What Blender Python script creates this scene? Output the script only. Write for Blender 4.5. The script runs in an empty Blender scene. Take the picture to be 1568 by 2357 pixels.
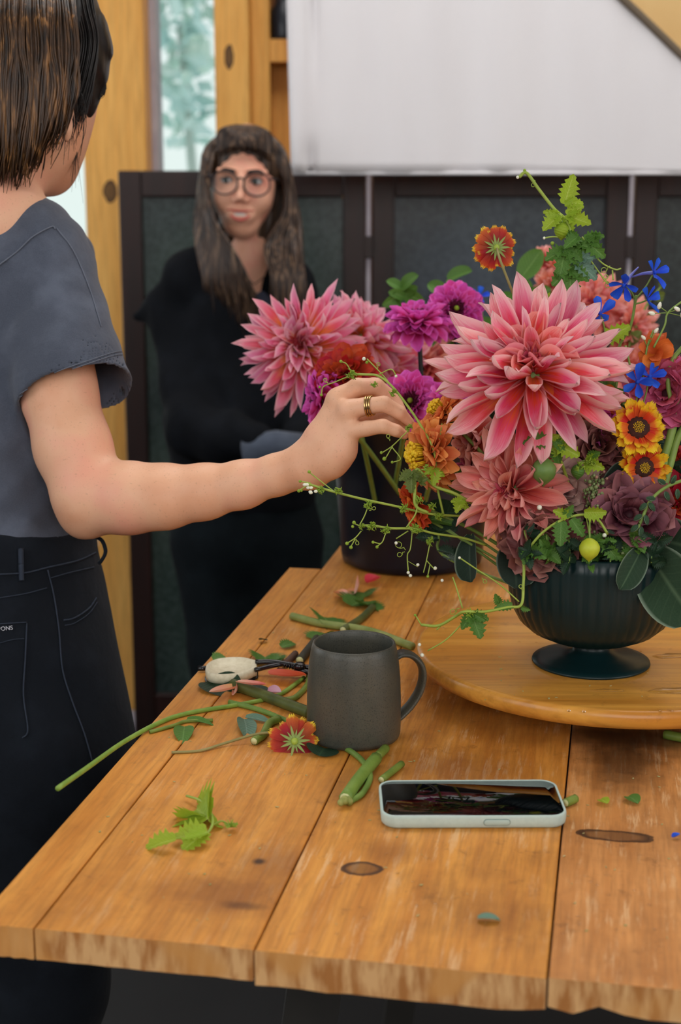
import bpy, math, random
import numpy as np
from mathutils import Vector, Matrix, Quaternion
rnd = random.Random(7)
scene = bpy.context.scene
C = scene.collection
# ---------------------------------------------------------------- camera
PITCH = math.radians(12.25); FPX = 3400.0; CAMZ = 1.42
cam = bpy.data.cameras.new('camera'); camo = bpy.data.objects.new('camera', cam); C.objects.link(camo)
camo.location = (0, 0, CAMZ); camo.rotation_euler = (math.pi/2 - PITCH, 0, 0)
cam.sensor_fit = 'VERTICAL'; cam.sensor_height = 36.0; cam.lens = FPX/2357*36
cam.clip_start = .05; cam.clip_end = 60
cam.dof.use_dof = True; cam.dof.focus_distance = 1.40; cam.dof.aperture_fstop = 6.3
scene.camera = camo
# ---------------------------------------------------------------- world, lights, exposure
w = bpy.data.worlds.new('sky'); scene.world = w; w.use_nodes = True
nt = w.node_tree; nt.nodes.clear()
wo = nt.nodes.new('ShaderNodeOutputWorld'); bg = nt.nodes.new('ShaderNodeBackground')
tc = nt.nodes.new('ShaderNodeTexCoord'); sp = nt.nodes.new('ShaderNodeSeparateXYZ'); cr = nt.nodes.new('ShaderNodeValToRGB')
nt.links.new(tc.outputs['Generated'], sp.inputs[0]); nt.links.new(sp.outputs['Z'], cr.inputs[0])
cr.color_ramp.elements[0].position = 0; cr.color_ramp.elements[0].color = (.80, .92, .88, 1)
cr.color_ramp.elements[1].position = .6; cr.color_ramp.elements[1].color = (.86, .93, 1, 1)
nt.links.new(cr.outputs[0], bg.inputs[0]); nt.links.new(bg.outputs[0], wo.inputs[0]); bg.inputs[1].default_value = 1.0
def area(name, loc, look, sx, sy, power, col):
    l = bpy.data.lights.new(name, 'AREA'); l.shape = 'RECTANGLE'; l.size = sx; l.size_y = sy; l.energy = power*.72; l.color = col
    o = bpy.data.objects.new(name, l); C.objects.link(o); o.location = loc
    o.rotation_euler = (Vector(look)-Vector(loc)).to_track_quat('-Z', 'Y').to_euler(); return o
area('skylight', (.35, 2.1, 3.35), (.3, 1.7, .9), 2.4, 2.0, 80, (1, .985, .97))
area('window_light', (-2.3, -.4, 2.2), (.3, 2.0, 1.1), 1.6, 1.8, 36, (.95, .97, 1))
area('door_light', (2.6, -.2, 2.1), (.2, 2.2, 1.2), 1.8, 1.8, 40, (1, .985, .97))
area('front_fill_light', (.2, -2.0, 2.3), (.1, 3.0, 1.5), 2.4, 1.4, 62, (1, .99, .97))  # added fill behind the camera, brightens the face and back area
area('side_window_light', (-2.7, 2.6, 1.9), (-.2, 1.7, 1.1), 1.2, 1.4, 30, (.88, .95, 1))
vs = scene.view_settings; vs.view_transform = 'Standard'; vs.look = 'None'; vs.exposure = 0.0; vs.gamma = 1; vs.use_curve_mapping = False
scene.cycles.max_bounces = 5; scene.cycles.diffuse_bounces = 3; scene.cycles.caustics_reflective = False; scene.cycles.use_adaptive_sampling = True; scene.cycles.adaptive_threshold = .06; scene.cycles.adaptive_min_samples = 16; scene.cycles.use_denoising = True
# ---------------------------------------------------------------- geometry helpers
CP, SP = math.cos(PITCH), math.sin(PITCH)
def ray(x, y): return Vector(((x-784)/FPX, CP - (y-1178.5)/FPX*SP, -SP - (y-1178.5)/FPX*CP))
CAM = Vector((0, 0, CAMZ))
def W(x, y, d): return CAM + ray(x, y)*d                 # point seen at pixel x,y at distance d
def onz(x, y, z):
    r = ray(x, y); return CAM + r*((z-CAMZ)/r.z)
TZ = .92                                                  # table top height
def T(x, y, h=0.0): return onz(x, y, TZ+h)
TA = math.radians(10.6); TU = Vector((math.sin(TA), math.cos(TA), 0)); TV = Vector((math.cos(TA), -math.sin(TA), 0))
MW = {}
def reg(o, parent, M):
    MW[o.name] = (MW[parent.name] if parent else Matrix.Identity(4)) @ M
def tag(o, label=None, cat=None, group=None, kind=None):
    if label: o['label'] = label
    if cat: o['category'] = cat
    if group: o['group'] = group
    if kind: o['kind'] = kind
    return o
def thing(name, label, cat, loc=(0,0,0), rot=None, group=None, kind=None):
    o = bpy.data.objects.new(name, None); C.objects.link(o); o.empty_display_size = .02
    M = Matrix.Translation(Vector(loc)) @ (rot.to_matrix().to_4x4() if isinstance(rot, Quaternion) else (rot.to_4x4() if rot is not None else Matrix.Identity(4)))
    o.matrix_basis = M; reg(o, None, M)
    return tag(o, label, cat, group, kind)
class MB:
    def __init__(s): s.v = []; s.f = []; s.uv = []; s.mi = []; s.m = 0
    def add(s, vs, fs, uvs=None):
        n = len(s.v); s.v += [tuple(p) for p in vs]; s.f += [tuple(i+n for i in f) for f in fs]
        s.uv += list(uvs) if uvs is not None else [(0, 0)]*len(vs); s.mi += [s.m]*len(fs); return s
    def box(s, a, b, M=None):
        (x0, y0, z0), (x1, y1, z1) = a, b
        vs = [Vector(p) for p in ((x0,y0,z0),(x1,y0,z0),(x1,y1,z0),(x0,y1,z0),(x0,y0,z1),(x1,y0,z1),(x1,y1,z1),(x0,y1,z1))]
        if M: vs = [M @ p for p in vs]
        return s.add(vs, [(0,3,2,1),(4,5,6,7),(0,1,5,4),(1,2,6,5),(2,3,7,6),(3,0,4,7)])
    def tube(s, pts, rad, n=6, caps=True, flat=1.0, flatdir=None):
        P = [Vector(p) for p in pts]; k = len(P); R = rad if hasattr(rad, '__len__') else [rad]*k
        vs = []; uv = []; nrm = None
        for i in range(k):
            t = (P[min(i+1, k-1)] - P[max(i-1, 0)])
            t = t.normalized() if t.length > 1e-9 else Vector((0,0,1))
            if flatdir is not None: a = Vector(flatdir); a = (a - t*a.dot(t)).normalized()
            elif nrm is None:
                a = t.orthogonal().normalized()
            else:
                a = (nrm - t*nrm.dot(t)); a = a.normalized() if a.length > 1e-6 else t.orthogonal().normalized()
            nrm = a; b = t.cross(a)
            for j in range(n):
                th = 2*math.pi*j/n
                vs.append(P[i] + a*math.cos(th)*R[i] * flat + b*math.sin(th)*R[i]); uv.append((j/n, i/(k-1) if k > 1 else 0))
        fs = [(i*n+j, i*n+(j+1)%n, (i+1)*n+(j+1)%n, (i+1)*n+j) for i in range(k-1) for j in range(n)]
        if caps: fs += [tuple(range(n))[::-1], tuple((k-1)*n+j for j in range(n))]
        return s.add(vs, fs, uv)
    def lathe(s, prof, c=(0,0,0), n=48, mod=None, M=None):
        vs = []; k = len(prof)
        for i, (r, z) in enumerate(prof):
            for j in range(n):
                th = 2*math.pi*j/n; rr = max(r, 1e-5)
                if mod: rr *= mod(th, i, z)
                vs.append(Vector((c[0]+rr*math.cos(th), c[1]+rr*math.sin(th), c[2]+z)))
        if M: vs = [M @ p for p in vs]
        fs = [(i*n+j, i*n+(j+1)%n, (i+1)*n+(j+1)%n, (i+1)*n+j) for i in range(k-1) for j in range(n)]
        return s.add(vs, fs, [(j/n, i/(k-1)) for i in range(k) for j in range(n)])
    def ball(s, c, r, nu=8, nv=6, M=None):
        rr = r if hasattr(r, '__len__') else (r, r, r)
        vs = []; uv = []
        for i in range(nv+1):
            ph = math.pi*i/nv
            for j in range(nu):
                th = 2*math.pi*j/nu
                p = Vector((rr[0]*math.sin(ph)*math.cos(th), rr[1]*math.sin(ph)*math.sin(th), rr[2]*math.cos(ph)))
                vs.append((M @ p if M else p) + Vector(c)); uv.append((j/nu, i/nv))
        return s.add(vs, [(i*nu+j, (i+1)*nu+j, (i+1)*nu+(j+1)%nu, i*nu+(j+1)%nu) for i in range(nv) for j in range(nu)], uv)
    def mesh(s, name, mats, smooth=True):
        me = bpy.data.meshes.new(name); me.from_pydata(s.v, [], s.f)
        ul = me.uv_layers.new(name='UVMap')
        idx = np.empty(len(me.loops), dtype=np.int32); me.loops.foreach_get('vertex_index', idx)
        ul.data.foreach_set('uv', np.array(s.uv, dtype=np.float32).reshape(-1, 2)[idx].ravel())
        for m in (mats if isinstance(mats, (list, tuple)) else [mats]): me.materials.append(m)
        me.polygons.foreach_set('material_index', np.array(s.mi, dtype=np.int32))
        me.polygons.foreach_set('use_smooth', np.full(len(me.polygons), smooth)); me.update(); return me
def obj(name, mb, mats, parent=None, smooth=True, world=True, sharp=None):
    if parent is not None and world:
        I = MW[parent.name].inverted(); mb.v = [tuple(I @ Vector(p)) for p in mb.v]
    me = mb.mesh(name, mats, smooth)
    if sharp: me.set_sharp_from_angle(angle=math.radians(sharp))
    o = bpy.data.objects.new(name, me); C.objects.link(o)
    if parent is not None: o.parent = parent
    reg(o, parent, Matrix.Identity(4)); return o
def inst(name, me, M, parent):
    o = bpy.data.objects.new(name, me); C.objects.link(o); o.parent = parent; o.matrix_basis = M; reg(o, parent, M); return o
def bevel(o, wd, seg=2, ang=40):
    m = o.modifiers.new('bevel', 'BEVEL'); m.width = wd; m.segments = seg; m.limit_method = 'ANGLE'; m.angle_limit = math.radians(ang); return o
def subsurf(o, n=1):
    m = o.modifiers.new('sub', 'SUBSURF'); m.levels = n; m.render_levels = n; return o
def spline(P, n=8):
    P = [Vector(p) for p in P]
    if len(P) < 3: return [P[0].lerp(P[-1], i/n) for i in range(n+1)]
    out = []; Q = [P[0]*2-P[1]] + P + [P[-1]*2-P[-2]]
    for i in range(1, len(Q)-2):
        a, b, c, d = Q[i-1:i+3]
        for j in range(n):
            t = j/n; out.append(.5*((2*b)+(c-a)*t+(2*a-5*b+4*c-d)*t*t+(3*b-a-3*c+d)*t**3))
    out.append(P[-1]); return out
def lerps(a, b, n): return [a+(b-a)*i/(n-1) for i in range(n)]
# ---------------------------------------------------------------- materials
def srgb(r, g, b):
    f = lambda c: c/12.92 if c <= .04045 else ((c+.055)/1.055)**2.4
    return (f(r/255), f(g/255), f(b/255), 1)
class NT:
    def __init__(s, name):
        s.m = bpy.data.materials.new(name); s.m.use_nodes = True; s.t = s.m.node_tree; s.b = s.t.nodes['Principled BSDF']
    def n(s, typ, **kw):
        x = s.t.nodes.new(typ)
        for k, v in kw.items():
            if k in x.inputs.keys() if isinstance(k, str) else False: pass
            setattr(x, k, v)
        return x
    def val(s, sock, v):
        if isinstance(v, bpy.types.NodeSocket): s.t.links.new(v, sock)
        else: sock.default_value = v
    def math(s, op, a, b=0.0, c=None, clamp=False):
        x = s.n('ShaderNodeMath', operation=op, use_clamp=clamp); s.val(x.inputs[0], a); s.val(x.inputs[1], b)
        if c is not None: s.val(x.inputs[2], c)
        return x.outputs[0]
    def ramp(s, fac, stops):
        x = s.n('ShaderNodeValToRGB'); s.val(x.inputs[0], fac); e = x.color_ramp.elements
        while len(e) < len(stops): e.new(.5)
        for i, (p, c) in enumerate(stops): e[i].position = p; e[i].color = c if len(c) == 4 else (*c, 1)
        return x.outputs[0]
    def mix(s, f, a, b, mode='MIX'):
        x = s.n('ShaderNodeMix', data_type='RGBA', blend_type=mode); s.val(x.inputs[0], f); s.val(x.inputs[6], a); s.val(x.inputs[7], b); return x.outputs[2]
    def noise(s, co, scale, detail=3, rough=.5, dist=0.0):
        x = s.n('ShaderNodeTexNoise'); s.val(x.inputs['Scale'], scale); x.inputs['Detail'].default_value = detail; x.inputs['Roughness'].default_value = rough
        x.inputs['Distortion'].default_value = dist
        if co is not None: s.t.links.new(co, x.inputs['Vector'])
        return x.outputs['Fac']
    def mapping(s, co, scale, loc=(0,0,0)):
        x = s.n('ShaderNodeMapping'); x.inputs['Scale'].default_value = scale; x.inputs['Location'].default_value = loc; s.t.links.new(co, x.inputs['Vector']); return x.outputs[0]
    def co(s, which='Object'): return s.n('ShaderNodeTexCoord').outputs[which]
    def bump(s, h, strength, dist=.002):
        x = s.n('ShaderNodeBump'); x.inputs['Strength'].default_value = strength; x.inputs['Distance'].default_value = dist; s.t.links.new(h, x.inputs['Height'])
        s.t.links.new(x.outputs[0], s.b.inputs['Normal'])
    def set(s, col=None, rough=None, spec=None, **kw):
        if col is not None: s.val(s.b.inputs['Base Color'], col)
        if rough is not None: s.val(s.b.inputs['Roughness'], rough)
        if spec is not None: s.val(s.b.inputs['Specular IOR Level'], spec)
        for k, v in kw.items(): s.val(s.b.inputs[k], v)
        return s
    def translucent(s, col, f):
        t = s.n('ShaderNodeBsdfTranslucent'); s.val(t.inputs[0], col); x = s.n('ShaderNodeMixShader'); x.inputs[0].default_value = f
        s.t.links.new(s.b.outputs[0], x.inputs[1]); s.t.links.new(t.outputs[0], x.inputs[2])
        s.t.links.new(x.outputs[0], s.t.nodes['Material Output'].inputs[0])
def plain(name, c1, c2=None, scale=30, rough=.6, bump=0, bscale=200, spec=.4, stretch=(1,1,1), **kw):
    t = NT(name); co = t.mapping(t.co(), stretch)
    col = t.mix(t.ramp(t.noise(co, scale, 4), [(.3, (0,0,0)), (.7, (1,1,1))]), srgb(*c1), srgb(*c2)) if c2 else srgb(*c1)
    t.set(col, rough, spec, **kw)
    if bump: t.bump(t.noise(co, bscale, 3), bump, .001)
    return t.m
def petalmat(name, stops, streak=(200,60,90), samt=.35, edge=None, freq=26, trans=.22, rough=.55, hue=.06):
    t = NT(name); uv = t.co('UV'); s = t.n('ShaderNodeSeparateXYZ'); t.t.links.new(uv, s.inputs[0]); u, v = s.outputs[0], s.outputs[1]
    vn = t.math('ADD', v, t.math('MULTIPLY', t.math('SUBTRACT', t.noise(t.mapping(uv, (6, 2, 1)), 3, 2), .5), .3))
    col = t.ramp(vn, [(p, srgb(*c)) for p, c in stops])
    st = t.noise(t.mapping(uv, (freq, 1.4, 1)), 1.0, 3, .6)
    col = t.mix(t.math('MULTIPLY', t.ramp(st, [(.45, (0,0,0)), (.62, (1,1,1))]), samt), col, srgb(*streak))
    if edge:
        e = t.math('ABSOLUTE', t.math('SUBTRACT', u, .5))
        col = t.mix(t.ramp(t.math('ADD', e, t.math('MULTIPLY', v, .12)), [(.36, (0,0,0)), (.56, (1,1,1))]), col, srgb(*edge))
    oi = t.n('ShaderNodeObjectInfo'); hs = t.n('ShaderNodeHueSaturation')
    t.val(hs.inputs['Hue'], t.math('ADD', .5 - hue/4, t.math('MULTIPLY', oi.outputs['Random'], hue/2)))
    t.val(hs.inputs['Value'], t.math('ADD', .9, t.math('MULTIPLY', oi.outputs['Random'], .2))); t.val(hs.inputs['Color'], col); col = hs.outputs[0]
    t.set(col, rough, .3); t.translucent(col, trans); t.bump(st, .25, .001); return t.m
def woodmat(name, light, dark, along='y', gs=55, stretch=14, rough=.5, knots=(), scratch=0.0, stain=0.0, stains=(), bump=.2, redd=None, kf=.55):
    t = NT(name); co = t.co(); sc = {'x': (1/stretch,1,1), 'y': (1,1/stretch,1), 'z': (1,1,1/stretch)}[along]
    m = t.mapping(co, sc); g = t.noise(m, gs, 5, .6, .4); g2 = t.noise(m, gs*4.5, 3, .6)
    col = t.mix(t.ramp(g, [(.32, (0,0,0)), (.68, (1,1,1))]), srgb(*dark), srgb(*light))
    col = t.mix(t.math('MULTIPLY', t.ramp(g2, [(.35, (1,1,1)), (.55, (0,0,0))]), .35), col, srgb(*[c*.75 for c in dark]))
    if stain:
        b = t.noise(co, 7, 5, .65); col = t.mix(t.math('MULTIPLY', t.ramp(b, [(.47, (0,0,0)), (.66, (1,1,1))]), stain), col, srgb(*(redd or (96, 52, 22))))
        b = t.noise(t.mapping(co, (1,1,1), (3,1,0)), 38, 5, .75); col = t.mix(t.math('MULTIPLY', t.ramp(b, [(.58, (0,0,0)), (.68, (1,1,1))]), stain*.9), col, srgb(70, 38, 18))
    s = t.n('ShaderNodeSeparateXYZ'); t.t.links.new(co, s.inputs[0])
    def ell(x0, y0, a, b, ax):
        i, j = ax
        wob = t.math('MULTIPLY', t.math('SUBTRACT', t.noise(co, 60, 3), .5), .5)
        dx = t.math('DIVIDE', t.math('SUBTRACT', s.outputs[i], x0), a); dy = t.math('DIVIDE', t.math('SUBTRACT', s.outputs[j], y0), b)
        return t.math('ADD', t.math('SQRT', t.math('ADD', t.math('MULTIPLY', dx, dx), t.math('MULTIPLY', dy, dy))), wob)
    if scratch:
        w1 = t.noise(m, gs*2.2, 6, .75); w2 = t.noise(co, 11, 4, .6)
        msk = t.math('MULTIPLY', t.ramp(w1, [(.53, (0,0,0)), (.60, (1,1,1))]), t.ramp(w2, [(.42, (0,0,0)), (.58, (1,1,1))]))
        col = t.mix(t.math('MULTIPLY', msk, scratch), col, srgb(232, 190, 140))
    for (x0, y0, a, b, ax, c, st) in stains:
        col = t.mix(t.math('MULTIPLY', t.ramp(ell(x0, y0, a, b, ax), [(.3, (1,1,1)), (1.1, (0,0,0))]), st), col, srgb(*c))
    for (x0, y0, a, b, ax) in knots:
        e = ell(x0, y0, a, b, ax)
        col = t.mix(t.ramp(e, [(0, (kf,kf,kf)), (.6, (kf,kf,kf)), (.85, (.95,.95,.95)), (1.0, (.8,.8,.8)), (1.5, (0,0,0))]), col, srgb(52, 27, 12))
    t.set(col, rough, .4); t.bump(g2, bump, .0008); return t.m
def glassmat(name, col, rough=.02, alpha=.2):
    t = NT(name); t.set(srgb(*col), rough, .5); t.b.inputs['Transmission Weight'].default_value = 1.0; t.b.inputs['IOR'].default_value = 1.45
    return t.m
# ---------------------------------------------------------------- implicit surfaces -> one continuous mesh
def _a(v): return np.array(v, dtype=np.float32)
def rc(P, a, b, ra, rb):
    a, b = _a(a), _a(b); ab = b-a; t = np.clip(((P-a)@ab)/max(float(ab@ab), 1e-9), 0, 1)
    return np.linalg.norm(P-a-t[:, None]*ab, axis=1) - (ra+(rb-ra)*t)
def el(P, c, r, M=None):
    q = P-_a(c)
    if M is not None: q = q@_a(M)
    r = _a(r); k0 = np.linalg.norm(q/r, axis=1); k1 = np.linalg.norm(q/(r*r), axis=1)+1e-9
    return k0*(k0-1)/k1
def smin(a, b, k):
    h = np.clip(.5+.5*(b-a)/k, 0, 1); return b+(a-b)*h - k*h*(1-h)
def smax(a, b, k): return -smin(-a, -b, k)
def chain(P, pts, k=.01):
    d = None
    for (a, ra), (b, rb) in zip(pts[:-1], pts[1:]):
        e = rc(P, a, b, ra, rb); d = e if d is None else smin(d, e, k)
    return d
def sdf_mesh(fn, lo, hi, h, B=8):
    lo = np.array(lo, dtype=np.float64); n = np.ceil((np.array(hi)-lo)/(h*B)).astype(int)
    gi = np.stack(np.meshgrid(*[np.arange(k) for k in n], indexing='ij'), -1).reshape(-1, 3)
    cen = lo + (gi+.5)*h*B; dv = np.concatenate([fn(cen[i:i+200000].astype(np.float32)) for i in range(0, len(cen), 200000)])
    act = gi[np.abs(dv) < .5*math.sqrt(3)*B*h*1.35+.001]
    k = B+1; loc = np.stack(np.meshgrid(*[np.arange(k)]*3, indexing='ij'), -1).reshape(-1, 3)
    N = n*B+2; V = []; ID = []; Q = []
    def cid(c): return (c[..., 0].astype(np.int64)*N[1]+c[..., 1])*N[2]+c[..., 2]
    for s in range(0, len(act), 500):
        A = act[s:s+500]; gp = (A[:, None, :]*B + loc[None]); P = lo + gp.reshape(-1, 3)*h
        D = fn(P.astype(np.float32)).reshape(-1, k, k, k).astype(np.float64); D[D == 0] = 1e-9
        sg = D < 0
        corners = [(i, j, l) for i in (0,1) for j in (0,1) for l in (0,1)]
        cs = np.stack([sg[:, i:i+B, j:j+B, l:l+B] for i, j, l in corners], -1); mixd = cs.any(-1) & ~cs.all(-1)
        w_ = np.argwhere(mixd)
        if not len(w_): continue
        dc = np.stack([D[w_[:, 0], w_[:, 1]+i, w_[:, 2]+j, w_[:, 3]+l] for i, j, l in corners], -1)
        acc = np.zeros((len(w_), 3)); cnt = np.zeros(len(w_)); cc = np.array(corners, float)
        for a in range(8):
            for b in range(a+1, 8):
                if np.abs(cc[a]-cc[b]).sum() != 1: continue
                x = (dc[:, a] < 0) != (dc[:, b] < 0); t = np.where(x, dc[:, a]/(dc[:, a]-dc[:, b]+1e-12), 0)
                acc += x[:, None]*(cc[a]+t[:, None]*(cc[b]-cc[a])); cnt += x
        g = A[w_[:, 0]]*B + w_[:, 1:]; V.append(lo+(g+acc/cnt[:, None])*h); ID.append(cid(g))
        for ax in range(3):
            o = [0,0,0]; o[ax] = 1
            s0 = sg[:, :B, :B, :B]; s1 = sg[:, o[0]:B+o[0], o[1]:B+o[1], o[2]:B+o[2]]
            e = np.argwhere(s0 != s1)
            if not len(e): continue
            flip = s0[e[:, 0], e[:, 1], e[:, 2], e[:, 3]]; g = A[e[:, 0]]*B + e[:, 1:]
            b1 = np.zeros(3, int); b1[(ax+1) % 3] = 1; b2 = np.zeros(3, int); b2[(ax+2) % 3] = 1
            q = np.stack([cid(g), cid(g-b1), cid(g-b1-b2), cid(g-b2)], -1)
            q[~flip] = q[~flip][:, ::-1]; Q.append(q)
    V = np.concatenate(V); ID = np.concatenate(ID); Q = np.concatenate(Q)
    od = np.argsort(ID); ids = ID[od]; V = V[od]
    ix = np.searchsorted(ids, Q); ix = np.clip(ix, 0, len(ids)-1); ok = (ids[ix] == Q).all(1)
    return V, ix[ok]
def sdf_obj(name, fn, lo, hi, h, mats, parent=None, smooth_it=0):
    V, F = sdf_mesh(fn, lo, hi, h)
    if parent is not None:
        I = np.array(MW[parent.name].inverted()); V = V@I[:3, :3].T + I[:3, 3]
    me = bpy.data.meshes.new(name); me.vertices.add(len(V)); me.vertices.foreach_set('co', V.astype(np.float32).ravel())
    me.loops.add(F.size); me.loops.foreach_set('vertex_index', F.astype(np.int32).ravel())
    me.polygons.add(len(F)); me.polygons.foreach_set('loop_start', np.arange(0, F.size, 4, dtype=np.int32))
    me.update(calc_edges=True); me.validate(); me.polygons.foreach_set('use_smooth', np.full(len(me.polygons), True))
    for m in (mats if isinstance(mats, (list, tuple)) else [mats]): me.materials.append(m)
    o = bpy.data.objects.new(name, me); C.objects.link(o)
    if parent is not None: o.parent = parent
    reg(o, parent, Matrix.Identity(4))
    if smooth_it:
        m = o.modifiers.new('smooth', 'SMOOTH'); m.iterations = smooth_it; m.factor = .5
    return o
def cast(fn, x, y, d0, d1, n=120):
    r = np.array(ray(x, y)); c = np.array(CAM); ds = np.linspace(d0, d1, n); v = fn((c+ds[:, None]*r).astype(np.float32))
    i = np.argmax(v < 0)
    if v[i] >= 0: return None
    return Vector(c+ds[max(i-1, 0)]*r)
# ---------------------------------------------------------------- room
BY = 4.0
M_post = woodmat('pine_post', (248, 192, 104), (230, 162, 74), 'z', 22, 12, .6, knots=[(-.590, 1.42, .018, .030, (0,2)), (-.598, 1.95, .016, .03, (0,2)), (-.545, 1.98, .014, .035, (0,2)), (-.28, 1.75, .012, .03, (0,2))], kf=.85)
M_pine = woodmat('pine_board', (240, 176, 90), (212, 138, 56), 'z', 20, 12, .6)
M_ply = plain('plywood', (244, 204, 140), (236, 190, 124), 6, .7)
M_ceil = plain('pale_ceiling', (206, 202, 196), (196, 192, 186), 5, .8)
M_side = plain('pale_side_wall', (190, 184, 178), (180, 174, 168), 5, .8)
M_floor = plain('dark_floor', (17, 17, 18), (10, 10, 11), 5, .7)
M_darkwall = plain('dark_wall', (34, 32, 30), (24, 22, 22), 4, .8)
M_trim = plain('white_trim', (196, 190, 200), (176, 170, 182), 20, .6)
M_brownwood = woodmat('stained_frame', (44, 21, 17), (28, 13, 11), 'z', 30, 12, .4)
M_wallwood = woodmat('wall_boards', (150, 96, 50), (118, 70, 32), 'z', 14, 12, .7)
def sbox(name, a, b, m, kind='structure', **k):
    o = obj(name, MB().box(a, b), m, smooth=False, **k); o['kind'] = kind; return o
sbox('floor', (-3, -2.2, -.05), (3.4, BY+.3, 0), M_floor)
# back wall: solid pieces around two tall window openings
wb = MB(); y0, y1 = BY, BY+.15
wb.box((-3, y0, 0), (-1.45, y1, 3.4)); wb.box((-1.45, y0, 0), (-.32, y1, .45)); wb.box((-1.45, y0, 2.75), (-.32, y1, 3.4)); wb.box((-.32, y0, 0), (3.4, y1, 3.4))
o = obj('wall_back', wb, M_wallwood, smooth=False); o['kind'] = 'structure'
sbox('wall_left', (-3.15, -2.2, 0), (-3, BY+.15, 3.4), M_side)
sbox('wall_right', (3.4, -2.2, 0), (3.55, BY+.15, 3.4), M_side)
sbox('wall_front', (-3, -2.35, 0), (3.4, -2.2, 3.4), M_side)
sbox('ceiling', (-3.15, -2.35, 3.4), (3.55, BY+.15, 3.5), M_ceil)
# posts
def X(px, y, pyy=200):                                    # x of an image column on the plane at depth y
    r = ray(px, pyy); return r.x*y/r.y
o = obj('trim_1', MB().box((X(191, BY-.1), BY-.13, 0), (X(337, BY-.1), BY, 3.4)), M_post, smooth=False); o['kind'] = 'structure'; bevel(o, .006)
mb = MB(); mb.box((X(497, BY-.1), BY-.13, 0), (X(577, BY-.1), BY, 3.4)); mb.box((X(577, BY-.1), BY-.10, 0), (X(622, BY-.1), BY, 3.4)); o = obj('trim_2', mb, M_post, smooth=False); o['kind'] = 'structure'; bevel(o, .006)
zz = lambda py: (W(0, py, 1)-CAM).z/(W(0, py, 1)-CAM).y*(BY-.1)+CAMZ
mb = MB(); mb.box((X(622, BY-.1), BY-.10, zz(142)), (X(800, BY-.1), BY, zz(90))); mb.box((X(622, BY-.1), BY-.02, 0), (X(800, BY-.1), BY, zz(142)))
o = obj('trim_3', mb, M_pine, smooth=False); o['kind'] = 'structure'
o = obj('jar', MB().lathe([(0,0),(.032,0),(.034,.01),(.034,.075),(.024,.09),(.024,.105),(0,.105)], (X(655, BY-.06), BY-.045, zz(90)), 20), plain('dark_jar', (28, 34, 44), None, rough=.3)); tag(o, 'dark jar on the wooden ledge behind the canvas edge', 'jar')
# windows: frame trim, pane
M_glass = NT('window_glass'); M_glass.set((1,1,1,1), .0, .5); M_glass.b.inputs['Transmission Weight'].default_value = 1; M_glass.b.inputs['IOR'].default_value = 1.01; M_glass = M_glass.m
for nm, xa, xb in (('window_1', -1.45, X(191, BY-.1)+.02), ('window_2', X(335, BY-.1)-.01, X(497, BY-.1)+.01)):
    r = thing(nm, None, None, ((xa+xb)/2, BY+.05, .45), kind='structure')
    fr = MB(); t_ = .028
    fr.box((xa, BY+.02, .45), (xb, BY+.10, .45+t_)); fr.box((xa, BY+.02, 2.75-t_), (xb, BY+.10, 2.75))
    fr.box((xa, BY-.02, .45), (xa+t_, BY+.10, 2.75)); fr.box((xb-t_*.4, BY+.02, .45), (xb, BY+.10, 2.75))
    obj('window_frame', fr, M_trim, r, smooth=False)
    obj('pane', MB().box((xa+t_, BY+.055, .45+t_), (xb-t_*.4, BY+.059, 2.75-t_)), M_glass, r, smooth=False)
# trees outside
M_out = plain('overexposed_foliage', (176, 216, 212), (226, 242, 230), 3, .9); M_bark = plain('outdoor_bark', (190, 204, 196), None, rough=.9)  # foliage colour is paled to imitate overexposed daylight outside
def tree(x, y, z0, h, R, label, seed):
    q = random.Random(seed); r = thing('tree', label, 'tree', (x, y, -.5), group='trees outside the windows')
    obj('trunk', MB().tube([(x, y, -.5), (x+.1, y, z0*.6), (x, y, z0+h*.4)], [.06, .04, .02], 8), M_bark, r)
    mb = MB()
    for i in range(380):
        u = Vector((q.gauss(0, 1), q.gauss(0, 1), q.gauss(0, 1))).normalized()*R*q.uniform(.35, 1)
        c = Vector((x, y, z0+h*.5))+Vector((u.x, u.y, u.z*h/R*.55)); a = Vector((q.gauss(0,1), q.gauss(0,1), q.gauss(0,1))).normalized(); b = a.orthogonal().normalized()
        s_ = q.uniform(.05, .12); mb.add([c-a*s_, c-b*s_*.5, c+a*s_, c+b*s_*.5], [(0,1,2,3)])
    obj('foliage', mb, M_out, r, smooth=False)['kind'] = 'stuff'
tree(-1.0, 9.6, 1.7, 1.9, .40, 'pale leafy tree seen through the window between the two posts', 1)
tree(-2.6, 9.0, .6, 2.6, 1.0, 'pale leafy tree outside the window on the left', 2)
o = obj('ground_outside', MB().box((-14, BY+.15, -.56), (10, 22, -.5)), plain('pale_ground', (226, 238, 224), (240, 246, 232), 2, .9), smooth=False); o['kind'] = 'structure'
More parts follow.
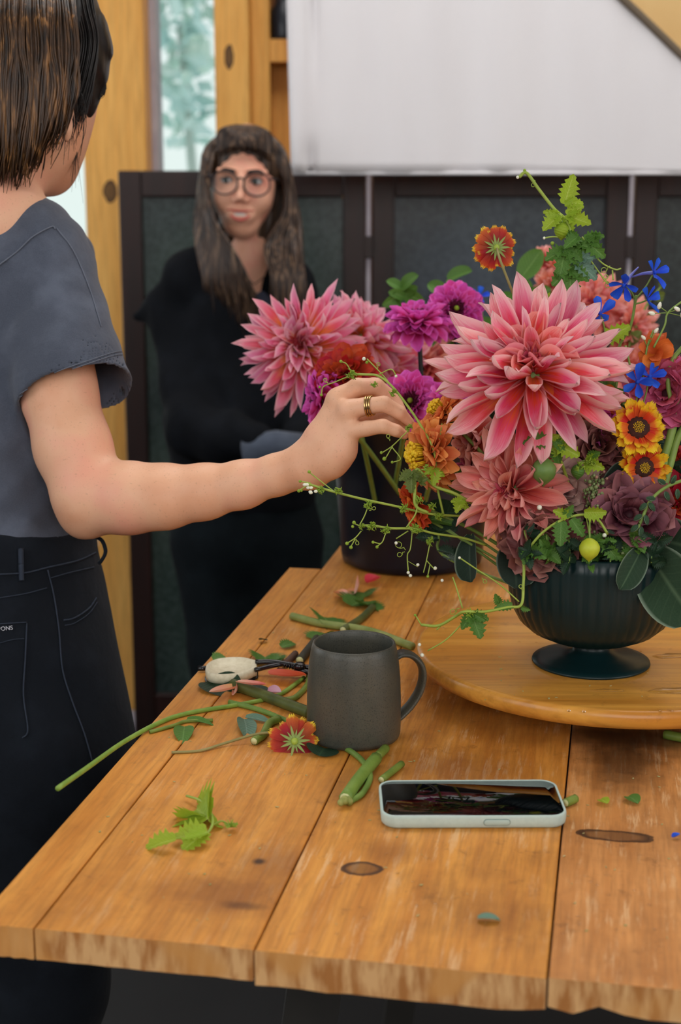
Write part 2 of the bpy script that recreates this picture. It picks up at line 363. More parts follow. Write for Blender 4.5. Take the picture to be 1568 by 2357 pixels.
# framed glass door panels leaning in a row
def murk(name, c1, c2, c3):  # cloudy base colour imitates faint reflections, with fine dust speckle on top
    t = NT(name); co = t.co(); f = t.noise(co, 3.0, 3, .5); col = t.ramp(f, [(.38, srgb(*c1)), (.52, srgb(*c2)), (.68, srgb(*c3))])
    f2 = t.noise(co, 90, 2); col = t.mix(.12, col, t.ramp(f2, [(.4, srgb(0,0,0)), (.6, srgb(110,120,120))])); t.set(col, .35, .5); return t.m
M_gl = [murk('dusty_reflect_glass_green', (26, 42, 40), (42, 58, 52), (58, 68, 60)), murk('dusty_reflect_glass_blue', (18, 30, 38), (38, 52, 64), (66, 78, 92)), murk('dusty_reflect_glass_dark', (14, 22, 20), (22, 32, 28), (30, 40, 34))]
PY = 3.62
labs = ['dark brown framed glass panel behind the smiling woman', 'dark brown framed panel with cloudy blue glass behind the flowers', 'dark brown framed panel with near black glass at the right edge']
for i, (xa, xb) in enumerate(((280, 841), (856, 1440), (1454, 2040))):
    a, b = X(xa, PY, 600), X(xb, PY, 600); H = 1.468
    r = thing('framed_panel', labs[i], 'panel', ((a+b)/2, PY, 0), group='dark framed panels')
    sw = .054
    for nm, p, q in (('stile', (a, PY-.02, 0), (a+sw, PY+.02, H)), ('stile', (b-sw, PY-.02, 0), (b, PY+.02, H)), ('rail', (a+sw, PY-.018, H-.062), (b-sw, PY+.018, H)), ('rail', (a+sw, PY-.018, .0), (b-sw, PY+.018, .16))):
        bevel(obj(nm, MB().box(p, q), M_brownwood, r, smooth=False), .004)
    obj('glass_pane', MB().box((a+sw, PY-.004, .16), (b-sw, PY+.004, H-.062)), M_gl[i], r, smooth=False)
for j, px in enumerate((848, 1447)):
    for k_, (ya, yb) in enumerate(((396, 1700),)):
        x = X(px, PY-.01, 600); r_ = ray(px, ya); za = CAMZ+r_.z/r_.y*PY; r_ = ray(px, yb); zb = CAMZ+r_.z/r_.y*PY
        o = thing('gap_light_strip', None, None, (x, PY-.028, 0)); obj('strip', MB().tube([(x, PY-.010, za), (x, PY-.010, 0)], .0062, 8), M_trim, o)  # added pale strip stands in for the brightness of the open gap
        r_ = ray(px, 568); zh = CAMZ+r_.z/r_.y*PY; obj('hinge', MB().box((x-.010, PY-.026, zh-.026), (x+.010, PY-.015, zh+.026)), M_brownwood, o, smooth=False)
        tag(o, 'pale strip imitating the bright gap, with a dark hinge, '+['left of the blue glass panel', 'right of the blue glass panel'][j], 'strip')
# canvas
def canvas():
    CY = 3.30; mb = MB()
    def P(px, py, off=0): r = ray(px, py); return CAM+r*((CY+off)/r.y)
    nx, nz = 90, 26; vs = []
    for k in range(2):
        for j in range(nz+1):
            for i in range(nx+1):
                s = i/nx; xl = 652+18*(1-j/nz)*1.0; xr = 1980
                top = -260 if True else 0
                px = xl + (xr-xl)*s
                if px > 1380: top = max(-260, -260+(px-1380)*(0) + 0)
                cut = -40 + (px-1395)*.96 if px > 1166 else -260        # slanted upper right corner
                cut = max(cut, -260); yt = min(cut, 380)
                py = 398 + (yt-398)*j/nz
                off = .004*math.sin(px*.02+math.sin(px*.011)*2) + .0012*math.sin(px*.06+j*.1)
                off += -.03*math.exp(-((px-716)/5)**2)*-1 + (-.012 if px < 712 else 0)
                vs.append(P(px, py, off + k*.003))
    n1 = (nx+1)*(nz+1)
    fs = []
    for j in range(nz):
        for i in range(nx):
            a = j*(nx+1)+i; q = (a, a+1, a+nx+2, a+nx+1); fs.append(q); fs.append(tuple(x+n1 for x in q[::-1]))
    for i in range(nx): fs += [(i, i+n1, i+1+n1, i+1)]; a = nz*(nx+1)+i; fs += [(a, a+1, a+1+n1, a+n1)]
    for j in range(nz): a = j*(nx+1); fs += [(a, a+nx+1, a+nx+1+n1, a+n1)]
    mb.add(vs, fs)
    t = NT('canvas_cloth'); co = t.co(); wv = t.noise(t.mapping(co, (1, 1, .3)), 500, 2); col = t.mix(t.noise(t.mapping(co, (4, 1, 1)), 3, 3), srgb(226, 223, 226), srgb(234, 231, 233)); t.set(col, .9, .2); t.bump(wv, .1, .001)
    r = thing('canvas_sheet', 'large off white canvas sheet hanging behind the flowers', 'canvas', (.6, CY, 1.47))
    obj('cloth', mb, t.m, r)
    e = MB(); e.tube(spline([P(1150, -262, -.004), P(1166, -258, -.004), P(1395, -40, -.004), P(1500, 60, -.004), P(1700, 253, -.004), P(1840, 385, -.004)], 6), .009, 8)
    obj('edge_rope', e, plain('dark_edge', (110, 96, 80), None, rough=.8), r)
    e = MB(); e.tube([P(1985, 399), P(652, 399)], .004, 6); obj('hem', e, t.m, r)
canvas()
sbox('wall_board', (.55, BY-.06, 1.2), (2.6, BY-.01, 3.3), M_ply); bpy.data.objects['wall_board'].name = 'trim_4'
# ---------------------------------------------------------------- table
TO = Matrix.Translation(Vector((0, 0, TZ))) @ Matrix(((TV.x, TU.x, 0, 0), (TV.y, TU.y, 0, 0), (0, 0, 1, 0), (0, 0, 0, 1)))
table = bpy.data.objects.new('work_table', None); C.objects.link(table)
table.matrix_basis = TO; reg(table, None, TO); tag(table, 'worn plank work table covered in stem cuttings', 'table')
XY = (0, 1)
def tl(px, py): p = TO.inverted() @ T(px, py); return p.x, p.y
k1 = tl(833, 1999); k2 = tl(1415, 1924)
st_r = [(*tl(1430, 1750), .05, .10, XY, (44, 26, 16), .75), (*tl(1330, 1690), .3, .03, XY, (60, 34, 18), .5), (*tl(1500, 1700), .12, .05, XY, (50, 30, 18), .6)]
st_1 = [(*tl(520, 2060), .07, .04, XY, (120, 62, 20), .55), (*tl(640, 1990), .05, .05, XY, (110, 58, 20), .5), (*tl(560, 2085), .02, .008, XY, (70, 36, 14), .6), (*tl(597, 1983), .007, .007, XY, (40, 22, 14), .9)]
st_2 = [(*tl(1060, 1770), .09, .06, XY, (122, 66, 26), .5), (*tl(900, 1960), .03, .03, XY, (130, 74, 26), .5)]
c1, c2 = (226, 156, 68), (202, 128, 46)
M_pl = [woodmat('plank_narrow', c1, c2, 'y', 60, 14, .5, stain=.2),
        woodmat('plank_left', c1, c2, 'y', 60, 14, .48, stain=.3, stains=st_1, scratch=.25),
        woodmat('plank_middle', c1, (194, 122, 46), 'y', 60, 14, .42, stain=.35, stains=st_2, scratch=.55, knots=[(k1[0], k1[1], .016, .012, XY)]),
        woodmat('plank_right', (222, 154, 88), (192, 124, 62), 'y', 60, 14, .38, stain=.35, stains=st_r, scratch=.6, knots=[(k2[0], k2[1], .032, .011, XY)]),
        woodmat('plank_far_right', (216, 154, 92), (186, 122, 66), 'y', 60, 14, .38, stain=.3, scratch=.55)]
def endmat():
    t = NT('end_grain'); co = t.co(); s = t.n('ShaderNodeTexVoronoi'); t.t.links.new(t.mapping(co, (160, 20, 70)), s.inputs[0]); s.inputs['Scale'].default_value = 1
    st = t.noise(t.mapping(co, (1, 1, .25)), 120, 3); col = t.mix(t.ramp(st, [(.4, (0,0,0)), (.62, (1,1,1))]), srgb(216, 168, 114), srgb(170, 112, 60))
    big = t.noise(t.mapping(co, (1,1,1), (1,0,0)), 16, 2); col = t.mix(t.ramp(big, [(.52, (0,0,0)), (.6, (1,1,1))]), col, t.mix(st, srgb(214, 160, 100), srgb(190, 126, 58)))
    t.set(col, .8, .2); t.bump(st, .4, .001); return t.m
M_end = endmat()
TH = .0235
planks = [(-.427, -.3825, .885, 1.900), (-.3825, -.225, .885, 2.35), (-.225, -.0285, .8835, 2.40), (-.0285, .170, .8845, 2.37), (.170, .365, .884, 2.40), (.365, .55, .886, 2.38)]
q = random.Random(3)
for i, (v0, v1, u0, u1) in enumerate(planks):
    mb = MB(); g = .0007; n = 14; nx = 12
    th = TH + (.002 if i == 2 else 0)
    rag = [u0 + q.uniform(-.0006, .0006) for _ in range(nx+1)]
    zb = [-th + q.uniform(-.0004, .0004) for _ in range(nx+1)]
    if i == 3: zb[2] += .006; zb[3] += .002; zb[0] += .003
    if i == 2: zb[nx] += .004; zb[nx-1] += .001
    xs = [v0+g+(v1-v0-2*g)*j/nx for j in range(nx+1)]
    top = [(xs[j], rag[j], 0) for j in range(nx+1)]; bot = [(xs[j], rag[j], zb[j]) for j in range(nx+1)]
    topb = [(x, u1, 0) for x in xs]; botb = [(x, u1, -th) for x in xs]; N = nx+1
    vs = top+bot+topb+botb; mb.m = 0
    mb.add(vs, [(j, j+1, 2*N+j+1, 2*N+j) for j in range(nx)] + [(N+j+1, N+j, 3*N+j, 3*N+j+1) for j in range(nx)] + [(0, 2*N, 3*N, N), (nx, N+nx, 3*N+nx, 2*N+nx)])
    mb.m = 1; mb.add(vs, [(j, N+j, N+j+1, j+1) for j in range(nx)] + [(2*N+j, 2*N+j+1, 3*N+j+1, 3*N+j) for j in range(nx)])
    o = obj('plank', mb, [M_pl[min(i, 4)], M_end], table, smooth=False, world=False); bevel(o, .0012, 2, 50)
M_under = plain('dark_trestle', (46, 44, 40), (34, 32, 30), 12, .8)
Mt = TO
for (u_, nm) in ((1.12, 'trestle_leg'), (2.2, 'trestle_leg')):
    mb = MB()
    mb.box((-.30, u_-.02, -.07), (.50, u_+.02, -.0265), Mt)
    for sx, x0 in ((-1, -.22), (1, .42)):
        a = Mt @ Vector((x0, u_, -.06)); b = Mt @ Vector((x0+sx*-.0+(-.10 if sx < 0 else .05), u_-.06, -.92)); b.z = .0
        mb.tube([a, b], .032, 4)
    obj(nm, mb, M_under, table, smooth=False)
# ---------------------------------------------------------------- round turntable board
M_susan = woodmat('acacia_board', (226, 164, 72), (196, 128, 46), 'x', 26, 16, .28, stain=.25, knots=[], redd=(140, 78, 24), bump=.05)
SC = Vector((.279, 1.452, 0)); SZ = TZ+.045
r = thing('turntable_board', 'round glossy wooden turntable under the footed bowl', 'turntable', (SC.x, SC.y, TZ))
R_ = .201
obj('board', MB().lathe([(0, SZ-.019), (R_-.010, SZ-.019), (R_-.003, SZ-.017), (R_, SZ-.010), (R_-.001, SZ-.003), (R_-.004, SZ-.0005), (R_-.007, SZ), (.1, SZ), (0, SZ)], (SC.x, SC.y, 0), 128), M_susan, r)
obj('base', MB().lathe([(0, TZ), (.085, TZ), (.088, TZ+.004), (.088, SZ-.019), (0, SZ-.019)], (SC.x, SC.y, 0), 48), M_under, r)
M_water = NT('water'); M_water.set((1,1,1,1), .03, .6); M_water.b.inputs['Transmission Weight'].default_value = 1; M_water.b.inputs['IOR'].default_value = 1.33; M_water = M_water.m
q = random.Random(9)
puddles = [(1545, 1510, .018, .008), (1555, 1590, .022, .010), (1400, 1590, .014, .004)]
for i, (px, py, a, b) in enumerate(puddles):
    c = onz(px, py, SZ); mb = MB(); mb.lathe([(0, 0), (1, 0), (.96, .0006), (.8, .001), (0, .0011)], (0,0,0), 28, lambda th, i_, z: 1+.18*math.sin(2*th+i)+.1*math.sin(5*th+px), Matrix.Translation(c) @ Matrix.Diagonal((a, b, 1, 1)))
    tag(obj('water_puddle', mb, M_water), ['small water puddle by the back right of the bowl foot', 'wider water puddle at the right edge of the turntable', 'thin water streak in front of the bowl foot'][i], 'puddle')
pts = [(1180+i*28+q.uniform(-14, 14), 1648+q.uniform(2, 10)) for i in range(12)]
mb = MB()
for (px, py) in [(1310, 1635), (1345, 1637), (1020, 1445), (1195, 1478), (1520, 1636), (1540, 1635), (1548, 1636), (1235, 1480), (1250, 1495), (1475, 1500), (1230, 1520), (1420, 1490)]:
    p = onz(px, py, SZ); mb.ball(p, (.0016, .0016, .0011), 8, 5)
for (px, py) in [(785, 2034), (890, 1966), (915, 2010), (950, 2030), (1002, 2080), (1376, 2037), (1402, 2060), (1494, 2083), (1420, 2140), (1334, 2128), (1436, 2148), (1296, 2150), (1508, 2140), (960, 2085), (776, 2150), (838, 2112), (1460, 2050), (1360, 2030), (1330, 2110)]:
    p = T(px, py); mb.ball(p, (.0016, .0016, .0008), 8, 5)
tag(obj('water_droplets', mb, M_water), 'water droplets scattered on the table and turntable', 'droplets', kind='stuff')
# ---------------------------------------------------------------- footed fluted bowl
def bowlmat():
    t = NT('dark_green_glass'); t.set(srgb(12, 36, 38), .34, .35); t.bump(t.noise(t.co(), 300, 2), .05, .0004); t.b.inputs['Coat Weight'].default_value = .0; return t.m
M_bowl = bowlmat()
bc = onz(1360, 1523, SZ); bc.z = SZ
bowl = thing('footed_bowl', 'dark green fluted footed bowl holding the large flower arrangement', 'bowl', bc)
flute = lambda th, i, z: 1+.013*abs(math.sin(th*22))
NB = 352
obj('cup', MB().lathe([(.012, .022), (.030, .0235), (.045, .027), (.060, .034), (.071, .044), (.078, .057), (.0815, .072), (.0832, .090), (.0832, .108), (.0822, .121), (.0795, .1225), (.078, .118), (.078, .07), (.06, .04), (0, .032)], bc, NB, flute), M_bowl, bowl)
obj('foot', MB().lathe([(0, 0), (.0565, 0), (.058, .0012), (.0575, .0028), (.050, .0045), (.030, .008), (.019, .0125), (.0155, .018), (.018, .0225), (.0, .0235)], bc, 72), M_bowl, bowl)
# ---------------------------------------------------------------- mug
def mugmat():
    t = NT('speckled_stoneware'); co = t.co(); n1 = t.noise(co, 900, 2, .7); n2 = t.noise(t.mapping(co, (1,1,.5)), 30, 3)
    col = t.mix(t.ramp(n2, [(.35, (0,0,0)), (.7, (1,1,1))]), srgb(64, 66, 60), srgb(82, 78, 66)); col = t.mix(t.ramp(n1, [(.56, (0,0,0)), (.68, (1,1,1))]), col, srgb(40, 40, 38))
    t.set(col, .42, .45); s = t.noise(t.mapping(co, (.2,.2,5)), 40, 2); t.bump(t.math('ADD', s, t.math('MULTIPLY', n1, .4)), .25, .0006); return t.m
M_mug = mugmat()
mp = Vector((.0125, 1.311, TZ)); mug = thing('stoneware_mug', 'dark grey speckled stoneware mug with a strap handle', 'mug', mp)
mz = .0925
obj('mug_body', MB().lathe([(0, .001), (.038, 0), (.0425, .002), (.0437, .006), (.0440, .02), (.0438, .04), (.0432, .058), (.0418, .074), (.0398, .086), (.0383, mz-.001), (.0372, mz), (.0360, mz-.0015), (.0375, .08), (.040, .05), (.040, .008), (0, .006)], mp, 96), M_mug, mug)
hd = Vector((math.cos(.25), math.sin(.25), 0)); up = Vector((0, 0, 1))
hp = [mp + hd*a + up*b for a, b in ((.038, .074), (.046, .0775), (.056, .075), (.0645, .066), (.067, .054), (.064, .040), (.056, .027), (.047, .018), (.0415, .014))]
sp_ = spline(hp, 5)
ho_ = obj('handle', MB().tube(sp_, .0085, 16, True, 1.0, flatdir=(-hd.y, hd.x, 0)), M_mug, mug)
hb = ho_.data                                                     # flatten the strap across its thickness
co_ = np.empty(len(hb.vertices)*3); hb.vertices.foreach_get('co', co_); co_ = co_.reshape(-1, 3)
cn = np.array([p-mp for p in sp_]); nrg = 16
for i in range(len(sp_)):
    t_ = np.array((Vector(sp_[min(i+1, len(sp_)-1)])-Vector(sp_[max(i-1, 0)])).normalized()); side = np.array((-hd.y, hd.x, 0)); nn = np.cross(t_, side); seg = co_[i*nrg:(i+1)*nrg]-cn[i]
    co_[i*nrg:(i+1)*nrg] = cn[i] + seg - np.outer(seg@nn, nn)*.62
hb.vertices.foreach_set('co', co_.ravel()); hb.update()
# ---------------------------------------------------------------- phone
def rrect(w_, h_, r_, n=8):
    out = []
    for cx, cy, a0 in ((w_/2-r_, h_/2-r_, 0), (-w_/2+r_, h_/2-r_, 90), (-w_/2+r_, -h_/2+r_, 180), (w_/2-r_, -h_/2+r_, 270)):
        for i in range(n+1): a = math.radians(a0+90*i/n); out.append((cx+r_*math.cos(a), cy+r_*math.sin(a)))
    return out
def loft(mb, rings, closed=True):
    n = len(rings[0]); vs = [p for r in rings for p in r]; fs = [(i*n+j, i*n+(j+1)%n, (i+1)*n+(j+1)%n, (i+1)*n+j) for i in range(len(rings)-1) for j in range(n)]
    fs += [tuple(range(n))[::-1], tuple((len(rings)-1)*n+j for j in range(n))]; return mb.add(vs, fs)
pc = Vector((.1075, 1.141, TZ)); PM = Matrix.Translation(pc) @ Matrix.Rotation(math.radians(.6), 4, 'Z')
phone = thing('smartphone', 'smartphone in a pale mint case lying face up', 'phone', pc)
def ring(w_, h_, r_, z): return [PM @ Vector((x, y, z)) for x, y in rrect(w_, h_, r_)]
obj('case', loft(MB(), [ring(.146, .071, .012, .0002), ring(.1495, .0745, .0135, .0022), ring(.1502, .0752, .0138, .006), ring(.1502, .0752, .0138, .0095), ring(.1495, .0745, .0135, .0112), ring(.1480, .0730, .0128, .0116), ring(.1462, .0712, .0120, .0112), ring(.1462, .0712, .012, .0104)]), plain('mint_silicone', (186, 204, 196), (178, 197, 190), 300, .6, .1, 900), phone, sharp=60)
t = NT('screen_glass'); t.set(srgb(4, 5, 7), .03, .7); M_scr = t.m
obj('screen', loft(MB(), [ring(.146, .071, .0118, .0102), ring(.146, .071, .0118, .0108), ring(.1456, .0706, .0116, .0109)]), M_scr, phone, sharp=60)
b = MB(); Bm = PM @ Matrix.Translation(Vector((.0175, -.0376, .0060))) @ Matrix.Rotation(math.pi/2, 4, 'X')
loft(b, [[Bm @ Vector((x, y, z)) for x, y in rrect(s1, s2, s2/2-.0001)] for s1, s2, z in ((.0205, .0046, -.0005), (.0205, .0046, .0006), (.0195, .0038, .0009))]); obj('side_button', b, plain('mint_button', (170, 190, 182), None, rough=.6), phone, sharp=40)
b = MB(); e_ = [Bm @ Vector((x, y, .0002)) for x, y in rrect(.0212, .0052, .0025)]; b.tube(e_+[e_[0]], .00018, 5); obj('button_groove', b, plain('mint_shadow', (110, 130, 124), None, rough=.8), phone)
# ---------------------------------------------------------------- bucket
bkp = Vector((.099, 1.990, TZ)); bk = thing('flower_bucket', 'dark navy bucket behind the bowl holding loose dahlias', 'bucket', bkp)
M_bk = plain('navy_plastic', (22, 26, 40), (16, 20, 32), 20, .34, spec=.4)
obj('bucket_wall', MB().lathe([(0, .001), (.090, 0), (.0965, .004), (.098, .012), (.106, .12), (.112, .205), (.117, .207), (.117, .222), (.110, .222), (.104, .12), (.094, .01), (0, .008)], bkp, 72), M_bk, bk)
bk2p = Vector((.42, 2.14, TZ)); bk2 = thing('flower_bucket', 'dark bucket hidden behind the arrangement at the right', 'bucket', bk2p)
obj('bucket_wall', MB().lathe([(0, .001), (.090, 0), (.0965, .004), (.106, .12), (.112, .205), (.117, .222), (.110, .222), (.104, .12), (.094, .01), (0, .008)], bk2p, 48), M_bk, bk2)
# ---------------------------------------------------------------- people
def skinmat(name, c1, c2, c3):
    t = NT(name); co = t.co(); f = t.noise(co, 14, 4, .55); col = t.ramp(f, [(.3, srgb(*c1)), (.5, srgb(*c2)), (.72, srgb(*c3))])
    fr = t.noise(co, 420, 2); col = t.mix(t.math('MULTIPLY', t.ramp(fr, [(.62, (0,0,0)), (.72, (1,1,1))]), .25), col, srgb(*[c*.72 for c in c1]))
    t.set(col, .5, .4); t.b.inputs['Subsurface Weight'].default_value = 0; t.b.inputs['Subsurface Radius'].default_value = (.012, .005, .003); t.b.inputs['Subsurface Scale'].default_value = .6
    t.bump(t.noise(co, 260, 3), .12, .0006); return t.m
M_skin = skinmat('skin', (230, 168, 132), (238, 184, 150), (238, 168, 142))
M_skin2 = skinmat('skin_fair', (222, 160, 130), (230, 172, 144), (230, 152, 132))
def cloth(name, c1, c2, sc=900, rough=.9, big=18, sheen=.15):
    t = NT(name); co = t.co(); n = t.noise(co, sc, 2); col = t.mix(n, srgb(*c1), srgb(*c2)); b = t.noise(co, big, 4, .6)
    col = t.mix(t.math('MULTIPLY', t.ramp(b, [(.45, (0,0,0)), (.7, (1,1,1))]), .35), col, srgb(*[min(255, c*1.25+8) for c in c2]))
    t.set(col, rough, .15); t.b.inputs['Sheen Weight'].default_value = sheen; t.bump(t.math('ADD', t.noise(co, 28, 3, .6), t.math('MULTIPLY', n, .12)), .35, .006); return t.m
M_tee = cloth('grey_tshirt', (66, 71, 84), (86, 92, 106)); M_teestitch = plain('tee_stitch', (104, 110, 124), None, rough=.9)
M_jean = cloth('black_denim', (13, 17, 23), (22, 27, 35), sheen=.04); M_jstitch = plain('denim_stitch', (44, 52, 66), None, rough=.9)
M_card = cloth('black_cardigan', (8, 10, 14), (11, 14, 20), 500, sheen=0); M_trs = cloth('dark_trousers', (11, 17, 21), (14, 21, 25), sheen=0); M_tee2 = cloth('slate_top', (62, 66, 84), (76, 80, 98)); M_cuff = cloth('grey_cuff', (60, 66, 80), (74, 82, 96))
def hairmat(name, c1, c2, c3):
    t = NT(name); oi = t.co('UV'); s = t.n('ShaderNodeSeparateXYZ'); t.t.links.new(oi, s.inputs[0]); co = t.co()
    n = t.noise(t.mapping(co, (1, 1, .06)), 160, 3, .6); col = t.ramp(n, [(.35, srgb(*c1)), (.55, srgb(*c2)), (.72, srgb(*c3))])
    t.set(col, .42, .4); t.bump(n, .5, .001); return t.m
M_hair = hairmat('brown_hair', (30, 20, 13), (74, 49, 27), (150, 106, 62)); M_hdark = hairmat('dark_hair', (16, 14, 15), (28, 23, 22), (52, 42, 38)); M_hair2 = hairmat('long_brown_hair', (30, 21, 17), (68, 49, 37), (140, 112, 88))
D1 = 1.60
def w1(x, y, d, r): return (np.array(W(x, y, d)), r*d/FPX)
# --- woman at the left: skin (neck, head, right arm and hand)
ARM = [w1(118, 690, 1.61, 88), w1(134, 900, 1.585, 86), w1(168, 1030, 1.572, 86), w1(200, 1120, 1.565, 84)]
FORE = [w1(212, 1150, 1.562, 82), w1(300, 1146, 1.55, 80), w1(380, 1143, 1.54, 72), w1(470, 1132, 1.53, 61), w1(560, 1115, 1.515, 52), w1(640, 1092, 1.50, 44), w1(700, 1072, 1.49, 42)]
OLE = w1(192, 1196, 1.570, 36)
HAND = [  # wrist->knuckle bones, then finger phalanges
    [w1(704, 1070, 1.49, 42), w1(745, 1010, 1.485, 38), w1(786, 912, 1.492, 22)],      # index metacarpal
    [w1(704, 1070, 1.485, 42), w1(742, 1010, 1.475, 36), w1(776, 922, 1.470, 24)],     # middle
    [w1(712, 1074, 1.482, 42), w1(762, 1020, 1.465, 34), w1(800, 948, 1.452, 23)],     # ring
    [w1(720, 1080, 1.482, 38), w1(775, 1042, 1.460, 33), w1(812, 990, 1.446, 21)],     # little
    [w1(722, 1072, 1.482, 38), w1(762, 1062, 1.466, 37), w1(790, 1038, 1.455, 30)]]    # heel of the hand
FING = [
    [w1(786, 912, 1.492, 22), w1(860, 888, 1.505, 19), w1(908, 932, 1.50, 17), w1(930, 976, 1.480, 14)],    # index (far side)
    [w1(776, 922, 1.470, 24), w1(822, 891, 1.464, 21), w1(866, 889, 1.470, 19), w1(907, 921, 1.478, 17), w1(931, 965, 1.470, 14)],   # middle
    [w1(800, 946, 1.452, 22), w1(838, 936, 1.444, 20.5), w1(884, 930, 1.437, 19), w1(920, 950, 1.440, 16), w1(943, 972, 1.446, 11.5)],   # ring
    [w1(812, 992, 1.446, 20), w1(846, 986, 1.436, 18), w1(882, 981, 1.426, 17), w1(912, 991, 1.428, 14.5), w1(932, 1001, 1.434, 11)],  # little
    [w1(742, 1020, 1.505, 30), w1(800, 985, 1.525, 26), w1(860, 965, 1.515, 21), w1(905, 975, 1.495, 18), w1(932, 992, 1.478, 13)]]   # thumb
NECK = [w1(-20, 520, 1.64, 150), w1(-35, 420, 1.66, 108), w1(10, 340, 1.67, 112)]
def skin1(P):
    d = chain(P, ARM, .012); d = smin(d, chain(P, FORE, .012), .016)
    d = smin(d, rc(P, OLE[0], OLE[0]+np.array((.004,0,.012)), OLE[1], OLE[1]), .022)
    h = None
    for c in HAND:
        e = chain(P, c, .006); h = e if h is None else smin(h, e, .011)
    d = smin(d, h, .014)
    for i, c in enumerate(FING):
        e = chain(P, c, .002); d = smin(d, e, .0026)
    for c, r_ in ((w1(776, 918, 1.462, 17), 0), (w1(801, 944, 1.443, 15), 0)):
        d = smin(d, rc(P, c[0], c[0]+.001, c[1], c[1]), .012)
    n = chain(P, NECK, .02)
    hd_ = el(P, W(62, 165, 1.67), (.082, .088, .098))
    fc = el(P, W(112, 300, 1.70), (.042, .06, .07)); hd_ = smin(hd_, fc, .03)
    jaw = rc(P, W(112, 340, 1.67), W(112, 396, 1.71), .028, .0225); hd_ = smin(hd_, jaw, .02)
    ear = el(P, W(152, 262, 1.600), (.009, .012, .030)); ear = smax(ear, -el(P, W(160, 260, 1.588), (.007, .010, .018)), .004)
    hd_ = smin(hd_, ear, .004)
    return smin(d, smin(hd_, n, .025), .01)
p1 = thing('person', 'woman in faded grey t-shirt and black jeans reaching out to the flowers', 'person', (W(-20, 1250, 1.66).x, W(-20, 1250, 1.66).y, 0))
mn = lambda *a: np.min(np.array([np.array(x) for x in a]), axis=0); mx = lambda *a: np.max(np.array([np.array(x) for x in a]), axis=0)
pts_ = [W(-140, -80, 1.7), W(960, 860, 1.42), W(0, 1260, 1.6), W(960, 1120, 1.53)]
sdf_obj('body', skin1, (-.50, 1.38, 1.06), (.085, 1.78, 1.66), .0019, M_skin, p1, 2)
# rings on the ring finger
a_, b_ = FING[2][1][0], FING[2][2][0]; ax_ = Vector(b_-a_).normalized()
M_gold = NT('gold'); M_gold.set(srgb(214, 180, 120), .22, .5); M_gold.b.inputs['Metallic'].default_value = 1; M_gold = M_gold.m
for k_ in range(3):
    c = Vector(a_) + ax_*(.0035+.0026*k_); o1 = ax_.orthogonal().normalized(); o2 = ax_.cross(o1); mb = MB(); R_ = (22-.5*k_)*1.44/FPX+.0004
    mb.tube([c + (o1*math.cos(t_)+o2*math.sin(t_))*R_ + ax_*.0006*math.sin(t_+k_) for t_ in lerps(0, 2*math.pi, 33)], .0009, 6, False); obj('ring', mb, M_gold, p1)
# finger nails
M_nail = plain('nail', (226, 170, 146), None, rough=.3)
# t-shirt
def shirt_core(P):
    tr = chain(P, [w1(-30, 1300, 1.67, 240), w1(-30, 1100, 1.68, 235), w1(-30, 900, 1.69, 240), w1(-30, 720, 1.69, 235)], .03)
    sh = rc(P, *[x for x in (W(-60, 540, 1.67), W(92, 602, 1.625))], .058, .053)
    sh2 = chain(P, [w1(-30, 500, 1.665, 92), w1(60, 565, 1.64, 108)], .02); far = chain(P, [w1(20, 560, 1.72, 90), w1(120, 600, 1.76, 95)], .02)
    return smin(smin(tr, smin(sh, sh2, .03), .05), far, .03)
SL0, SL1 = W(98, 620, 1.625), W(176, 905, 1.578); SLX = Vector(SL1-SL0).normalized()
SLn = np.array((SLX + Vector((0, 0, 0))).normalized()); SLE = np.array(SL1)
def folds(P):
    x, y, z = P[:, 0], P[:, 1], P[:, 2]
    return .0016*np.sin(z*46+x*60+2*np.sin(x*31))*np.sin(y*33+z*12+1) + .0022*np.sin((x+z*.55)*70+np.sin(z*22)*1.3) + .0010*np.sin((z-x)*120+np.sin(y*60))
def shirt(P):
    core = shirt_core(P); n = (P-SLE)@SLn
    sl = rc(P, SL0, np.array(SL1)+SLn*.03, .0515, .0665)
    out = smin(core, smax(sl, n, .002), .022)
    inn = rc(P, np.array(SL0)+SLn*.07, np.array(SL1)+SLn*.04, .050, .0655)
    d = out + folds(P)
    d = np.maximum(d, -(inn+folds(P)))
    neck = rc(P, W(-30, 300, 1.66), W(-32, 470, 1.65), .066, .058)
    d = smax(d, -neck, .004)
    return d
SHL, SHH = (-.54, 1.40, 1.03), (-.17, 1.84, 1.50)
sh_o = sdf_obj('tshirt', shirt, SHL, SHH, .0026, M_tee, p1, 1)
def surf_line(fn, pxs, d0, d1, rad, name, mat_, parent, n=8, dash=None, off=.0006, cat=None):
    P3 = []
    for a, b in zip(pxs[:-1], pxs[1:]):
        for i in range(n):
            t_ = i/n; h = cast(fn, a[0]+(b[0]-a[0])*t_, a[1]+(b[1]-a[1])*t_, d0, d1, 260)
            if h is not None: P3.append(h - Vector(ray(a[0], a[1])).normalized()*off)
    if len(P3) < 2: return None
    mb = MB()
    if dash:
        for i in range(0, len(P3)-1, 2): mb.tube([P3[i], P3[i+1]], rad, 4)
    else: mb.tube(P3, rad, 5)
    return obj(name, mb, mat_, parent)
def Q2(pts, n=6): return [(p.x, p.y) for p in spline([Vector((x, y, 0)) for x, y in pts], n)]
for off in (0, 7):
    surf_line(shirt, Q2([(44, 915-off), (120, 868-off), (200, 838-off), (262, 818-off), (288, 816-off)]), 1.4, 1.7, .0005, 'sleeve_stitch', M_teestitch, p1, 2)
surf_line(shirt, Q2([(-5, 612), (40, 578), (75, 545), (118, 522), (128, 528)]), 1.4, 1.8, .0009, 'shoulder_seam', M_teestitch, p1, 2)
